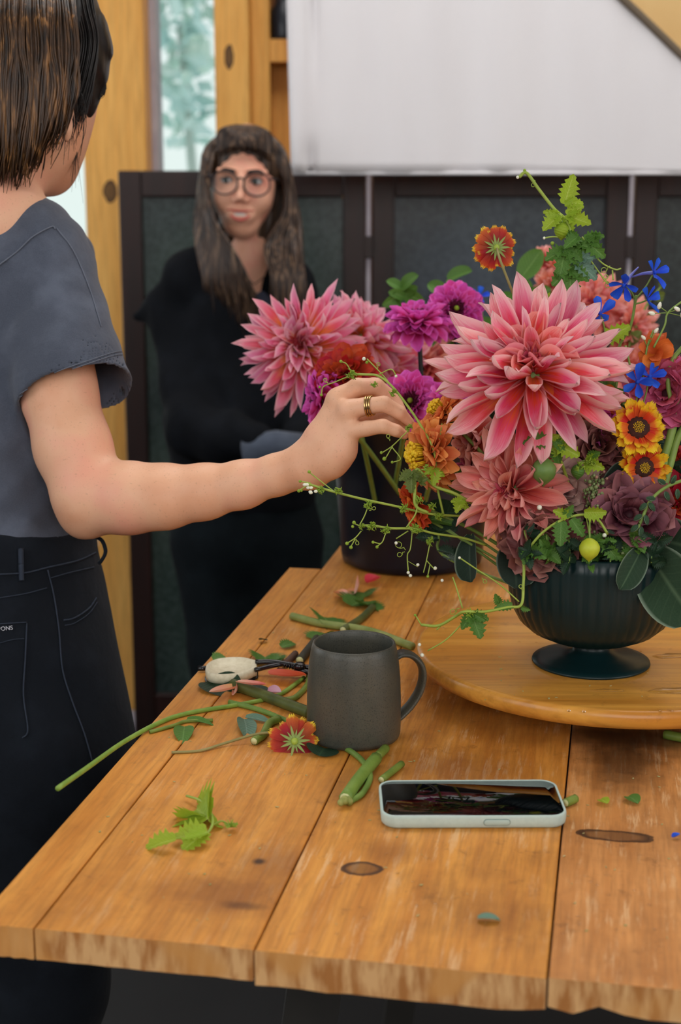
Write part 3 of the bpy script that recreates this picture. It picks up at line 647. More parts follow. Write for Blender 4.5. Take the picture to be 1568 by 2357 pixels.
surf_line(shirt, Q2([(130, 525), (168, 575), (205, 660), (236, 760)]), 1.4, 1.8, .0007, 'sleeve_seam', M_teestitch, p1, 2)
# jeans
def jeans(P):
    hip = chain(P, [w1(-22, 1262, 1.672, 243), w1(-22, 1400, 1.672, 258), w1(-10, 1560, 1.66, 270)], .02)
    lr = chain(P, [w1(30, 1580, 1.64, 235), w1(60, 1750, 1.63, 240), w1(90, 2250, 1.68, 150), w1(80, 2700, 1.74, 120), w1(60, 2950, 1.80, 112)], .03)
    ll = chain(P, [w1(-120, 1580, 1.74, 225), w1(-130, 1750, 1.76, 220), w1(-110, 2250, 1.80, 150), w1(-100, 2800, 1.88, 115)], .03)
    d = smin(smin(hip, lr, .04), ll, .02)
    x, y, z = P[:, 0], P[:, 1], P[:, 2]
    d = d + .0018*np.sin((z*1.1+x*.5)*70+1.5*np.sin(x*25))*np.sin(x*18+y*9)
    return np.maximum(d, z-1.068+.16*(x+.38))
sdf_obj('jeans', jeans, (-.56, 1.40, .06), (-.10, 2.06, 1.12), .0042, M_jean, p1, 1)
def jl(pts, nm, rad=.0007, n=2): surf_line(jeans, Q2(pts), 1.3, 1.9, rad, nm, M_jstitch, p1, n)
jl([(0, 1322), (60, 1318), (110, 1306), (180, 1290), (224, 1270)], 'waistband_seam', .0010)
jl([(110, 1312), (124, 1370), (136, 1450), (144, 1540), (165, 1610), (195, 1690), (215, 1760)], 'side_seam', .0009)
jl([(118, 1330), (160, 1318), (222, 1304)], 'pocket_seam'); jl([(222, 1376), (205, 1400), (172, 1422), (145, 1428)], 'pocket_seam', .0010); jl([(224, 1386), (205, 1412), (172, 1434), (147, 1440)], 'pocket_seam', .0006)
jl([(0, 1376), (60, 1366), (112, 1352)], 'yoke_seam'); jl([(0, 1436), (30, 1434), (64, 1432)], 'back_pocket_seam'); jl([(62, 1434), (58, 1520), (54, 1600), (64, 1680), (50, 1700)], 'back_pocket_seam', .0009); jl([(0, 1480), (30, 1472), (58, 1470)], 'back_pocket_seam', .0005)
jl([(48, 1262), (50, 1338)], 'belt_loop', .003, 6)
mb = MB(); L = [W(222, 1236, 1.585), W(236, 1246, 1.582), W(243, 1270, 1.582), W(234, 1290, 1.586), W(228, 1296, 1.59)]; mb.tube(spline(L, 5), .0022, 6); obj('belt_loop', mb, M_jean, p1)
h = cast(jeans, 14, 1447, 1.3, 1.9, 400)
if h:
    cu = bpy.data.curves.new('pocket_label', 'FONT'); cu.body = 'ETYIONS'; cu.size = .0062; cu.extrude = .0003; cu.align_x = 'RIGHT'
    to = bpy.data.objects.new('pocket_label', cu); C.objects.link(to); to.parent = p1
    n_ = (CAM-h).normalized(); e_ = W(31, 1445, 1.5) - W(0, 1448.5, 1.5); e_.normalize(); z_ = (n_-e_*n_.dot(e_)).normalized(); y_ = z_.cross(e_)
    Mx = Matrix((e_, y_, z_)).transposed().to_4x4(); hr = cast(jeans, 30, 1449, 1.3, 1.9, 400) or h; Mx.translation = hr + n_*.0025
    cu.materials.append(plain('label_thread', (196, 196, 204), None, rough=.8)); bpy.context.view_layer.update()
    tm = bpy.data.meshes.new_from_object(to.evaluated_get(bpy.context.evaluated_depsgraph_get())); bpy.data.objects.remove(to)
    to = bpy.data.objects.new('pocket_label', tm); C.objects.link(to); to.parent = p1; to.matrix_basis = MW[p1.name].inverted() @ Mx; reg(to, p1, to.matrix_basis.copy())
# shoes
mb = MB()
for (px, py, d) in ((60, 2960, 1.80), (-100, 2810, 1.88)):
    c = W(px, py, d); c.z = .045; mb.ball(c+Vector((.03, .04, 0)), (.055, .12, .045), 16, 10)
obj('shoes', mb, plain('shoe_leather', (50, 44, 40), None, rough=.5), p1)
# hair: cap and locks
def cap1(P):
    d = el(P, W(60, 120, 1.67), (.093, .092, .104)); d = smin(d, rc(P, W(165, 40, 1.65), W(205, 110, 1.66), .022, .015), .03)
    d = smin(d, rc(P, W(180, 130, 1.655), W(180, 235, 1.665), .016, .010), .03)
    cut = el(P, W(150, 400, 1.60), (.055, .10, .085)); d = smax(d, -cut, .01)
    low = P[:, 2]-W(0, 345, 1.65).z
    return smax(d, -low, .02) + .0012*np.sin(P[:, 0]*400+np.sin(P[:, 2]*40)*3)
sdf_obj('hair_cap', cap1, (-.52, 1.50, 1.40), (-.22, 1.80, 1.72), .0028, M_hdark, p1, 1)
q = random.Random(5); mb = MB()
def lock(mb, P, r, n=5, seg=5, tip=.25): S = spline(P, seg); k = len(S); mb.tube(S, [r*(.75+.25*math.sin(math.pi*i/k))*(1 if i < k*.65 else max(tip, 1-(i-k*.65)/(k*.35)*(1-tip))) for i in range(k)], n)
def bulge(x, y): return 1.655 - .088*math.sqrt(max(.05, 1-((x-50)/200)**2))
for i in range(1100):
    x0 = q.uniform(-60, 175); t_ = (x0+60)/235
    xe = x0*0.80 + q.gauss(0, 9) - 6; ye = 385 - max(0, x0-70)*1.15 + q.gauss(0, 26) - (max(0, 20-x0)*.15)
    w_ = 9*math.sin(x0*.09)+q.gauss(0, 2.5); dd = q.uniform(-.010, .006)
    pts = [W(x0*.9+8, -70, bulge(x0, 0)+.03), W(x0+w_*.3, 20, bulge(x0, 20)+dd-.004), W(x0+4+w_, 110, bulge(x0, 110)+dd-.010), W(x0+6-w_*.5, 200, bulge(x0, 200)+dd-.009), W(x0*.92+w_*.3, (200+ye)/2+25, bulge(x0, 260)+dd-.003), W(xe, ye, bulge(xe, ye)+.014+dd)]
    lock(mb, pts, q.uniform(.0008, .0017), 4, 4)
obj('hair', mb, M_hair, p1)['kind'] = 'stuff'
mb = MB()
for i in range(420):                                        # dark front hair and loose strands
    x0 = q.uniform(150, 215); a_ = q.uniform(-1, 1)
    lock(mb, [W(x0-10, -60, 1.63), W(x0+3, 20, 1.635+.02*a_), W(min(x0+18, 226), 95, 1.64+.03*a_), W(x0+2, 185, 1.645+.03*a_), W(x0-22+q.gauss(0, 5), 262+q.gauss(0, 16), 1.64+.02*a_)], q.uniform(.0006, .0013), 4, 4)
for i in range(60):
    y0 = q.uniform(60, 130); e_ = q.uniform(0, 22)
    lock(mb, [W(205, y0-20, 1.66), W(226+e_*.5, y0+30, 1.67), W(240+e_*.4-4, y0+75, 1.672), W(236+e_*.2, 205+q.gauss(0, 8), 1.67), W(210+q.gauss(0, 6), 236+q.gauss(0, 5), 1.665)], .0004, 3, 4)
for i in range(34):
    x0 = q.uniform(120, 190)
    lock(mb, [W(x0, 215, 1.60), W(x0+4+q.gauss(0, 5), 290, 1.60), W(x0-2+q.gauss(0, 9), 345+q.gauss(0, 20), 1.61)], .00035, 3, 4)
for i in range(26):
    lock(mb, [W(178, 260, 1.66), W(175+q.gauss(0, 3), 330, 1.665), W(170+q.gauss(0, 8), 395+q.gauss(0, 30), 1.67)], .00025, 3, 4)
for i in range(60):
    x0 = q.uniform(-10, 110); lock(mb, [W(x0, 300, 1.59), W(x0-8+q.gauss(0, 4), 360, 1.60), W(x0-18+q.gauss(0, 8), 392+q.gauss(0, 10), 1.61)], .0007, 3, 4)
obj('loose_hair', mb, M_hdark, p1)['kind'] = 'stuff'
mb = MB(); mb.ball(W(134, 328, 1.612), .002, 8, 6); obj('earring', mb, M_gold, p1)

# --- smiling woman with glasses, at the back
D2 = 3.0; S2 = D2/FPX
HC = W(563, 417, D2); HS = .95; hrot = Matrix.Rotation(math.radians(-1), 3, 'Z') @ Matrix.Rotation(math.radians(3), 3, 'Y') @ Matrix.Rotation(math.radians(2), 3, 'X')
HR = np.array(hrot)
def hl(x, y, z): return HC + hrot @ Vector((x*HS, y*HS, z*HS))
def face2(P):
    q_ = (P-np.array(HC, dtype=np.float32))@HR.astype(np.float32)/np.float32(HS)
    d = el(q_, (0, .03, .035), (.072, .088, .084)); d = smin(d, el(q_, (0, -.012, -.018), (.0655, .072, .084)), .02)
    d = smin(d, el(q_, (0, -.048, -.092), (.032, .028, .026)), .035)
    for s in (-1, 1):
        d = smin(d, el(q_, (s*.036, -.054, -.038), (.022, .020, .022)), .02)
        d = smax(d, -el(q_, (s*.031, -.092, .004), (.018, .014, .013)), .014)
        d = smin(d, rc(q_, (s*.016, -.080, .022), (s*.048, -.068, .022), .007, .006), .010)
        d = smin(d, el(q_, (s*.011, -.088, -.037), (.007, .009, .006)), .006)
    d = smin(d, rc(q_, (0, -.080, .008), (0, -.102, -.030), .0055, .0085), .009)
    d = smin(d, el(q_, (0, -.074, -.068), (.030, .018, .018)), .012)
    d = smax(d, -el(q_, (0, -.096, -.0665), (.026, .014, .0065)), .003)
    return d*HS
def skin2(P):
    d = face2(P); n = chain(P, [(np.array(W(566, 500, 3.06)), .050), (np.array(W(576, 600, 3.07)), .044), (np.array(W(580, 690, 3.09)), .058)], .03)
    d = smin(d, n, .02); ch = el(P, W(590, 770, 3.15), (.11, .06, .08)); return smin(d, ch, .03)
b2 = W(560, 1100, 3.05); p2 = thing('person', 'smiling woman with long brown hair, glasses and black cardigan', 'person', (b2.x, b2.y, 0))
sdf_obj('body', skin2, (HC.x-.16, HC.y-.14, 1.05), (HC.x+.20, HC.y+.28, HC.z+.15), .0026, M_skin2, p2, 1)
def fobj(nm, mb, m): mb.v = [tuple(hl(*p)) for p in mb.v]; return obj(nm, mb, m, p2)
M_white = plain('eye_white', (206, 206, 206), None, rough=.25); M_iris = plain('iris', (34, 44, 40), None, rough=.2); M_lip = plain('lips', (196, 92, 84), None, rough=.4); M_brow = plain('eyebrow', (44, 28, 22), None, rough=.8); M_teeth = plain('teeth', (226, 222, 214), None, rough=.3); M_mouth = plain('mouth', (84, 36, 32), None, rough=.6)
for s in (-1, 1):
    mb = MB(); mb.ball((s*.031, -.0705, .003), (.0122, .0100, .0075), 16, 10); fobj('eye', mb, M_white)
    mb = MB(); mb.ball((s*.031-.0020, -.0780, .003), (.0060, .0030, .0066), 14, 8); fobj('iris', mb, M_iris)
    mb = MB(); mb.tube(spline([(s*.017, -.0755, .001), (s*.024, -.0815, .0085), (s*.033, -.0815, .0095), (s*.044, -.0745, .004)], 5), .0014, 5); fobj('eyelash', mb, M_brow)
    mb = MB(); mb.tube(spline([(s*.013, -.087, .0215), (s*.024, -.0865, .0245), (s*.037, -.0795, .0250), (s*.052, -.068, .0185)], 5), lerps(.0036, .0018, 16), 6); fobj('eyebrow', mb, M_brow)
mb = MB(); mb.tube(spline([(-.029, -.0775, -.0570), (-.014, -.0885, -.0575), (0, -.0915, -.0590), (.014, -.0885, -.0575), (.029, -.0775, -.0570)], 5), [.0009+.0017*math.sin(math.pi*i/20) for i in range(21)], 7); fobj('lip', mb, M_lip)
mb = MB(); mb.tube(spline([(-.028, -.0775, -.0585), (-.015, -.0875, -.0715), (0, -.0905, -.0765), (.015, -.0875, -.0715), (.028, -.0775, -.0585)], 5), [.0009+.0029*math.sin(math.pi*i/20) for i in range(21)], 7); fobj('lip', mb, M_lip)
mb = MB(); mb.ball((0, -.0745, -.0655), (.0250, .0125, .0080), 18, 8); fobj('teeth', mb, M_teeth)
gl = MB(); ctr = []
for s in (-1, 1):
    c = (s*.0335, -.100, -.001); ring_ = []
    for k_ in range(29):
        a_ = 2*math.pi*k_/28; ca, sa = math.cos(a_), math.sin(a_)
        ring_.append((c[0]+.0270*ca*(1+.04*abs(sa)), c[1]+.004*ca*s+.0035*abs(ca), c[2]+.0235*sa-(.0 if sa > 0 else .0015)))
    gl.tube(ring_, .0019, 7, False); ctr.append((c, ring_))
    gl.tube([(s*.060, -.094, .010), (s*.071, -.078, .010), (s*.076, -.02, .006), (s*.077, .03, -.004)], .0021, 6)
gl.tube(spline([(-.0075, -.104, .006), (0, -.1065, .0095), (.0075, -.104, .006)], 5), .0019, 6)
g_ = fobj('glasses', gl, plain('glasses_frame', (38, 30, 34), None, rough=.3))
M_lens = NT('lens'); M_lens.set((1,1,1,1), .0, .5); M_lens.b.inputs['Transmission Weight'].default_value = 1; M_lens.b.inputs['IOR'].default_value = 1.15; M_lens = M_lens.m
for c, ring_ in ctr:
    mb = MB(); f = [hl(*p) for p in ring_[:-1]]; bk_ = [hl(p[0], p[1]+.001, p[2]) for p in ring_[:-1]]; n = len(f); mb.add(f+bk_, [tuple(range(n))[::-1], tuple(range(n, 2*n))]+[(j, (j+1) % n, n+(j+1) % n, n+j) for j in range(n)]); obj('lens', mb, M_lens, g_, smooth=False)
# hair
def cap2(P):
    q_ = (P-np.array(HC, dtype=np.float32))@HR.astype(np.float32)/np.float32(HS)
    d = el(q_, (0, .030, .030), (.082, .096, .084)); d = smin(d, el(q_, (0, .05, -.08), (.088, .06, .12)), .04)
    opening = smin(el(q_, (0, -.118, -.034), (.078, .112, .108)), el(q_, (0, -.11, -.10), (.066, .1, .09)), .03)
    return smax(d, -opening, .006)*HS + .0015*np.sin(q_[:, 0]*300+np.sin(q_[:, 2]*30)*2)
sdf_obj('hair_cap', cap2, (HC.x-.14, HC.y-.14, HC.z-.24), (HC.x+.14, HC.y+.17, HC.z+.15), .0028, M_hair2, p2, 1)
mb = MB()
for i in range(210):                                        # fringe
    a_ = q.uniform(-1, 1); x_ = a_*.060; ze = .078 - .034*abs(a_)**1.7 - (.006 if abs(a_) < .3 else 0) + q.gauss(0, .0025)
    yo = lambda z: -.062-.020*math.sqrt(max(0, 1-(z-.03)**2*60)) + .040*abs(a_)**2.2
    lock(mb, [hl(x_*.35, -.005, .116), hl(x_*.75, -.046, .108), hl(x_*.97, -.066+.026*a_*a_, .094), hl(x_, -.079+.034*abs(a_)**2, ze)], q.uniform(.0014, .0024), 4, 4)
for s in (-1, 1):
    for i in range(330):
        u_ = q.random(); rr = q.uniform(.8, 1.12)
        if s < 0:  # image left, falls forward over the shoulder
            xe = 470+u_*135; ye = 640+u_*110+q.gauss(0, 20); xm = 446+u_*30; xm2 = 452+u_*76
            pts = [hl(-.006-.01*u_, .0+.05*q.random(), .112), hl(-.046*rr, -.005+.05*q.random(), .096), hl(-.078*rr, -.02-.03*u_+.03*q.random(), .05), W(xm+6, 480, 2.97-.05*u_), W(xm2, 560, 2.955-.05*u_), W((xm2+xe)/2+6, 640, 2.945-.04*u_), W(xe, ye, 2.95)]
        else:
            xe = 630+u_*78+q.gauss(0, 5); ye = 690+q.gauss(0, 18); xm = 656+u_*30
            pts = [hl(.006+.01*u_, .0+.05*q.random(), .112), hl(.046*rr, -.005+.05*q.random(), .096), hl(.080*rr, -.02+.05*q.random(), .05), W(xm, 480, 2.99+.03*q.random()), W(xm-46+u_*56, 566, 2.97+.03*q.random()), W((xm+xe)/2-14+u_*16, 635, 2.96), W(xe, ye, 2.97)]
        lock(mb, pts, q.uniform(.0022, .0042), 4, 4)
obj('hair', mb, M_hair2, p2)['kind'] = 'stuff'
def w2(x, y, d, r): return (np.array(W(x, y, d)), r*d/FPX)
def card(P):
    d = chain(P, [w2(560, 780, 3.13, 165), w2(560, 950, 3.13, 172), w2(565, 1130, 3.13, 165)], .05)
    d = smin(d, rc(P, W(448, 640, 3.10), W(670, 650, 3.10), 62*S2, 60*S2), .05)
    d = smin(d, chain(P, [w2(440, 610, 3.10, 36), w2(500, 580, 3.08, 34)], .03), .03)
    arm = chain(P, [w2(432, 662, 3.09, 66), w2(410, 745, 3.12, 56), w2(432, 900, 3.05, 58), w2(450, 985, 2.98, 62), w2(520, 1010, 2.92, 56), w2(590, 1010, 2.86, 44)], .04)
    d = smin(d, arm, .025); d = smin(d, chain(P, [w2(392, 690, 3.12, 46), w2(352, 716, 3.14, 28), w2(318, 728, 3.15, 12)], .02), .03)
    arm2 = chain(P, [w2(668, 700, 3.10, 60), w2(705, 860, 3.08, 56), w2(715, 980, 3.0, 54), w2(680, 1020, 2.92, 46)], .04); d = smin(d, arm2, .03)
    x, z = P[:, 0], P[:, 2]; d = d + .004*np.sin((z*.7+x)*60+np.sin(x*30))*np.sin(z*14)
    V_ = rc(P, W(580, 560, 2.99), W(614, 740, 3.0), .048, .036); d = smax(d, -V_, .01)
    return d
sdf_obj('cardigan', card, (-.52, 2.68, .78), (.05, 3.42, 1.34), .006, M_card, p2, 1)
def tee2(P):
    d = chain(P, [w2(600, 725, 3.115, 96), w2(590, 900, 3.12, 120)], .03); nk = rc(P, W(580, 560, 3.0), W(583, 606, 3.02), .070, .040); return smax(d, -nk, .004)
sdf_obj('slate_top', tee2, (-.30, 2.80, .9), (.02, 3.3, 1.30), .006, M_tee2, p2, 1)
mb = MB(); mb.tube([W(575, 1045, 2.86), W(640, 1030, 2.84), W(700, 1030, 2.86)], [.040, .034, .028], 14); obj('cuff', mb, M_cuff, p2)
def trs(P):
    d = chain(P, [w2(565, 1120, 3.14, 160), w2(565, 1220, 3.14, 165)], .03)
    d = smin(d, chain(P, [w2(500, 1250, 3.12, 105), w2(520, 1500, 3.12, 82), w2(530, 1900, 3.16, 66), w2(530, 2080, 3.2, 60)], .03), .03); d = smin(d, chain(P, [w2(640, 1250, 3.12, 105), w2(650, 1500, 3.14, 82), w2(650, 1900, 3.18, 66), w2(650, 2080, 3.2, 60)], .03), .03); return d
sdf_obj('trousers', trs, (-.46, 2.86, -.0), (.08, 3.5, 1.0), .008, M_trs, p2, 1)
mb = MB()
for x_ in (530, 650): c = W(x_, 2080, 3.1); c.z = .045; mb.ball(c, (.05, .12, .045), 14, 8)
obj('shoes', mb, M_trs, p2)
mb = MB(); mb.tube([W(555, 622, 3.0), W(585, 655, 2.99), W(618, 630, 3.0)], .0012, 5); obj('necklace', mb, M_brow, p2)
# ---------------------------------------------------------------- flowers: petals, leaves, vines
def nv(a, b, c): return (Vector((1,0,0))*a + Vector((0,SP,CP))*b - Vector((0,CP,-SP))*c).normalized()
def petal_me(name, mats, Wd=.13, pa=.6, pb=.75, bend=20, bpow=1.5, cup=.35, fold=.0, notch=0, teeth=0, ruffle=0, twist=0, n=7, m=4, tipcurl=0, seed=0):
    q = random.Random(seed); mb = MB(); x = z = 0; vs = []; uv = []; ph = q.uniform(0, 6)
    peak = (pa/(pa+pb)); nf = ((peak+.06)**pa)*((1-peak)**pb)
    for i in range(n+1):
        v = i/n; a = math.radians(bend)*v**bpow + math.radians(tipcurl)*max(0, v-.7)/.3
        if i: x += math.cos(a)/n; z += math.sin(a)/n
        wv = Wd*((v+.06)**pa)*((max(0, 1-v)+.0005)**pb)/nf
        if teeth and .1 < v < .92: wv *= 1+teeth*(1 if i % 2 else -.55)
        tw = math.radians(twist)*v
        for j in range(m+1):
            s = -1+2*j/m; yy = s*wv; zz_ = cup*wv*s*s + fold*wv*abs(s) + ruffle*math.sin(s*5+v*9+ph)*v*v
            xx = x - (notch*abs(math.sin(s*math.pi*1.5))*v**6 if notch else 0)
            y2 = yy*math.cos(tw) - zz_*math.sin(tw); z2 = yy*math.sin(tw)+zz_*math.cos(tw)
            vs.append((xx - math.sin(a)*z2, y2, z+math.cos(a)*z2)); uv.append(((s+1)/2, v))
    fs = [(i*(m+1)+j, (i+1)*(m+1)+j, (i+1)*(m+1)+j+1, i*(m+1)+j+1) for i in range(n) for j in range(m)]
    return mb.add(vs, fs, uv).mesh(name, mats)
def put(parent, name, me, phi, elev, L, r0=0, z0=0, roll=0, wsc=1):
    M = Matrix.Rotation(phi, 4, 'Z') @ Matrix.Translation((r0, 0, z0)) @ Matrix.Rotation(-math.radians(elev), 4, 'Y') @ Matrix.Rotation(math.radians(roll), 4, 'X') @ Matrix.Diagonal((L, L*wsc, L, 1))
    return inst(name, me, M, parent)
BOWLIN = bc + Vector((0, 0, .05))
M_stem = plain('green_stem', (112, 140, 62), (132, 158, 76), 60, .5, .1, 600); M_dstem = plain('dark_stem', (22, 22, 24), (34, 30, 30), 60, .5); M_lime = plain('lime_stem', (172, 190, 76), (150, 172, 64), 60, .5)
M_tan = plain('tan_stem', (150, 140, 86), (128, 122, 70), 60, .6)
def stem_to(t_, start, end=None, rad=.002, mat_=None, mid=None):
    e = Vector(end) if end is not None else BOWLIN + Vector((rnd.uniform(-.03, .03), rnd.uniform(-.02, .03), 0))
    P = [start, mid, e] if mid is not None else [start, start.lerp(e, .4)+Vector((0, 0, .008)), e]
    obj('stem', MB().tube(spline(P, 6), [rad]*13, 7), mat_ or M_stem, t_)
MD = {
 'dahlia': petalmat('dahlia_petal', [(0, (236, 96, 26)), (.36, (242, 98, 52)), (.54, (238, 82, 106)), (.72, (244, 148, 166)), (.88, (251, 208, 210)), (1, (254, 232, 226))], (232, 60, 130), .5, (252, 204, 204)),
 'dahlia_back': petalmat('dahlia_back_petal', [(0, (252, 180, 60)), (.36, (252, 146, 66)), (.56, (244, 110, 136)), (.8, (250, 170, 196)), (1, (253, 212, 220))], (236, 80, 160), .5, (252, 200, 212)),
 'dahlia_in': petalmat('dahlia_inner_petal', [(0, (190, 44, 40)), (.45, (236, 96, 60)), (.75, (240, 110, 120)), (1, (250, 190, 186))], (216, 50, 90), .5, (246, 160, 160)),
 'heart': petalmat('dahlia_heart', [(0, (176, 40, 48)), (.5, (206, 60, 72)), (1, (232, 120, 128))], (150, 24, 60), .4),
 'coral': petalmat('coral_petal', [(0, (206, 84, 50)), (.3, (224, 102, 84)), (.6, (236, 138, 122)), (1, (248, 190, 172))], (206, 64, 104), .5, (246, 180, 168)),
 'magenta': petalmat('magenta_petal', [(0, (170, 20, 60)), (.45, (214, 44, 120)), (1, (226, 92, 190))], (196, 40, 130), .35, (232, 110, 206)),
 'mag_heart': petalmat('magenta_heart', [(0, (60, 14, 30)), (1, (130, 40, 76))], (50, 10, 30), .4),
 'bgpink': petalmat('pale_pink_petal', [(0, (236, 96, 66)), (.5, (244, 144, 122)), (1, (252, 206, 200))], (232, 100, 110), .35),
 'rust': petalmat('rust_petal', [(0, (180, 74, 36)), (1, (214, 112, 62))], (150, 60, 30), .35),
 'orange': petalmat('orange_petal', [(0, (216, 92, 40)), (.5, (240, 132, 66)), (1, (250, 170, 104))], (230, 100, 60), .35, (244, 164, 96)),
 'deeporange': petalmat('deep_orange_petal', [(0, (190, 74, 28)), (1, (234, 116, 56))], (200, 70, 34), .4),
 'gail': petalmat('gaillardia_petal', [(0, (130, 28, 16)), (.25, (206, 58, 24)), (.62, (230, 92, 30)), (.78, (240, 190, 30)), (1, (246, 214, 44))], (190, 44, 20), .35, None, 30),
 'gailback': petalmat('gaillardia_petal_back', [(0, (120, 40, 30)), (.6, (184, 62, 38)), (.82, (206, 90, 40)), (.92, (236, 190, 50)), (1, (240, 206, 60))], (150, 40, 34), .4, None, 30),
 'red': petalmat('red_petal', [(0, (130, 16, 14)), (1, (204, 52, 36))], (120, 10, 20), .4),
 'burg': petalmat('burgundy_petal', [(0, (44, 14, 22)), (.6, (84, 34, 44)), (1, (132, 74, 84))], (40, 12, 20), .5, (150, 96, 104), 14, .12),
 'brownburg': petalmat('brown_burgundy_petal', [(0, (56, 22, 24)), (.6, (104, 56, 54)), (1, (142, 88, 80))], (60, 24, 26), .5, (166, 116, 106), 14, .12),
 'mauve': petalmat('dusty_mauve_petal', [(0, (96, 56, 60)), (.5, (146, 104, 100)), (1, (190, 152, 142))], (104, 66, 76), .4, (204, 170, 160), 14, .15),
 'rose': petalmat('rose_burgundy_petal', [(0, (110, 24, 36)), (.6, (170, 58, 80)), (1, (214, 96, 130))], (120, 20, 40), .45, (222, 110, 150), 16),
 'blue': petalmat('blue_petal', [(0, (60, 80, 190)), (.4, (24, 76, 214)), (1, (46, 104, 232))], (20, 50, 180), .3, None, 8, .15, hue=.02),
}
def leafmat(name, c1, c2, vein, trans=.25, rough=.5, fuzz=False):
    t = NT(name); uv = t.co('UV'); s = t.n('ShaderNodeSeparateXYZ'); t.t.links.new(uv, s.inputs[0]); e = t.math('ABSOLUTE', t.math('SUBTRACT', s.outputs[0], .5))
    co = t.co(); col = t.mix(t.noise(co, 60, 4), srgb(*c1), srgb(*c2)); col = t.mix(t.ramp(e, [(.0, (.9,.9,.9)), (.05, (0,0,0))]), col, srgb(*vein))
    sv = t.math('SINE', t.math('MULTIPLY', t.math('SUBTRACT', s.outputs[1], t.math('MULTIPLY', e, .5)), 60.0)); col = t.mix(t.math('MULTIPLY', t.ramp(sv, [(.8, (0,0,0)), (1, (1,1,1))]), .12 if fuzz else .35), col, srgb(*vein))
    if fuzz: col = t.mix(t.ramp(e, [(.44, (0,0,0)), (.5, (1,1,1))]), col, srgb(150, 172, 150))
    t.set(col, rough, .3)
    if fuzz:
        t.b.inputs['Sheen Weight'].default_value = .04; v_ = t.n('ShaderNodeTexVoronoi'); t.t.links.new(co, v_.inputs[0]); v_.inputs['Scale'].default_value = 420; t.bump(v_.outputs[0], .6, .0012)
    else: t.bump(sv, .2, .0008)
    t.translucent(col, trans); return t.m
ML = {'lime': leafmat('lime_leaf', (150, 180, 44), (170, 196, 60), (190, 210, 100), .35), 'mid': leafmat('mid_leaf', (74, 116, 46), (96, 138, 58), (120, 160, 84), .25), 'dark': leafmat('dark_leaf', (26, 48, 34), (40, 66, 44), (58, 86, 60), .12),
      'sage': leafmat('fuzzy_leaf', (40, 66, 46), (58, 86, 60), (92, 118, 88), .1, .9, True), 'fuzzydark': leafmat('fuzzy_dark_leaf', (34, 54, 44), (48, 70, 56), (70, 92, 74), .08, .9, True), 'olive': leafmat('olive_leaf', (88, 104, 46), (112, 130, 62), (140, 156, 90), .25), 'blue': leafmat('bluegreen_leaf', (92, 124, 108), (112, 146, 124), (140, 168, 150), .15)}
PM = {}
def P_(key, **k):
    if key not in PM: PM[key] = [petal_me(key, k['mats'], **{a: (b[i % len(b)] if isinstance(b, (list, tuple)) and a != 'mats' else b) for a, b in k.items() if a != 'mats'}, seed=i) for i in range(4)]
    return PM[key]
def dahlia(label, px, py, d, R, nrm, mat_='dahlia', heart='heart', hi=False, count=1.0, group='dahlias', stem=None, smat=None, srad=.0025, droop=0, wide=1.0, spin=0, cat='dahlia', q=None):
    q = q or random.Random(int(px*7+py)); n_, m_ = (11, 6) if hi else (6, 3)
    t_ = thing(cat if cat != 'dahlia' else 'dahlia', label, 'flower', W(px, py, d), nrm.to_track_quat('Z', 'Y'), group)
    key = f'petal_{mat_}_{hi}_{wide}'
    big = P_(key, mats=MD[mat_], Wd=[.108*wide, .122*wide, .095*wide, .114*wide], pa=.75, pb=.62, bend=[20, -16, 34, 6], cup=[.7, .9, .5, 1.1], fold=[.35, .1, .5, .3], twist=[18, -24, 26, -14], tipcurl=[35, 60, -35, 45], ruffle=[.008, .014, .006, .012], n=n_, m=m_)
    inn = P_(key+'i', mats=MD['dahlia_in' if mat_ == 'dahlia' else mat_], Wd=[.20, .22, .18, .21], pa=.7, pb=.55, bend=[-35, -20, -45, -28], cup=[1.1, 1.3, .9, 1.2], fold=.3, n=n_, m=m_)
    hrt = P_('heart'+heart+str(hi), mats=MD[heart], Wd=[.2, .24, .22, .2], pa=.7, pb=.5, bend=[-25, -35, -15, -30], cup=1.1, fold=.4, n=5, m=4)
    rings = [(4, 84, .12, .0), (6, 78, .17, .03), (8, 70, .23, .05), (8, 62, .34, .07), (9, 54, .48, .08), (10, 42, .64, .09), (12, 30, .78, .10), (13, 18, .90, .10), (14, 5, .97, .10), (14, -10-droop*.5, 1.0, .09), (13, -26-droop, .95, .08)]
    for k, (c, e, L, r0) in enumerate(rings):
        c = max(3, round(c*count)); ms = hrt if k < 3 else (inn if k < 5 else big)
        for i in range(c):
            ph = 2*math.pi*(i+.5*(k % 2)+q.uniform(-.18, .18))/c + k*.7+spin
            put(t_, 'petal', ms[q.randrange(4)], ph, e+q.uniform(-9, 9), R*L*q.uniform(.84, 1.12), R*r0, -R*.02*k+R*.06, q.uniform(-22, 22), q.uniform(.85, 1.15))
    Mi = t_.matrix_basis
    base = Mi @ Vector((0, 0, -R*.16)); st = MB(); Q_ = [Mi @ p for p in (Vector((0,0,0)),)]
    st.lathe([(0, -R*.02), (R*.12, -R*.04), (R*.13, -R*.10), (R*.05, -R*.2), (0, -R*.2)], (0,0,0), 14, None, Mi); obj('receptacle', st, M_stem, t_); obj('eye', MB().ball(Mi @ Vector((0, 0, R*.05)), R*.10, 8, 6), MD[heart], t_)
    stem_to(t_, Mi @ Vector((0, 0, -R*.18)), stem, srad, smat, Mi @ Vector((0, 0, -R*.7)) if stem is None else None)
    return t_
BK = lambda: bkp + Vector((rnd.uniform(-.05, .05), rnd.uniform(-.05, .05), .05))
BK2 = lambda: bk2p + Vector((rnd.uniform(-.05, .05), rnd.uniform(-.05, .05), .05))
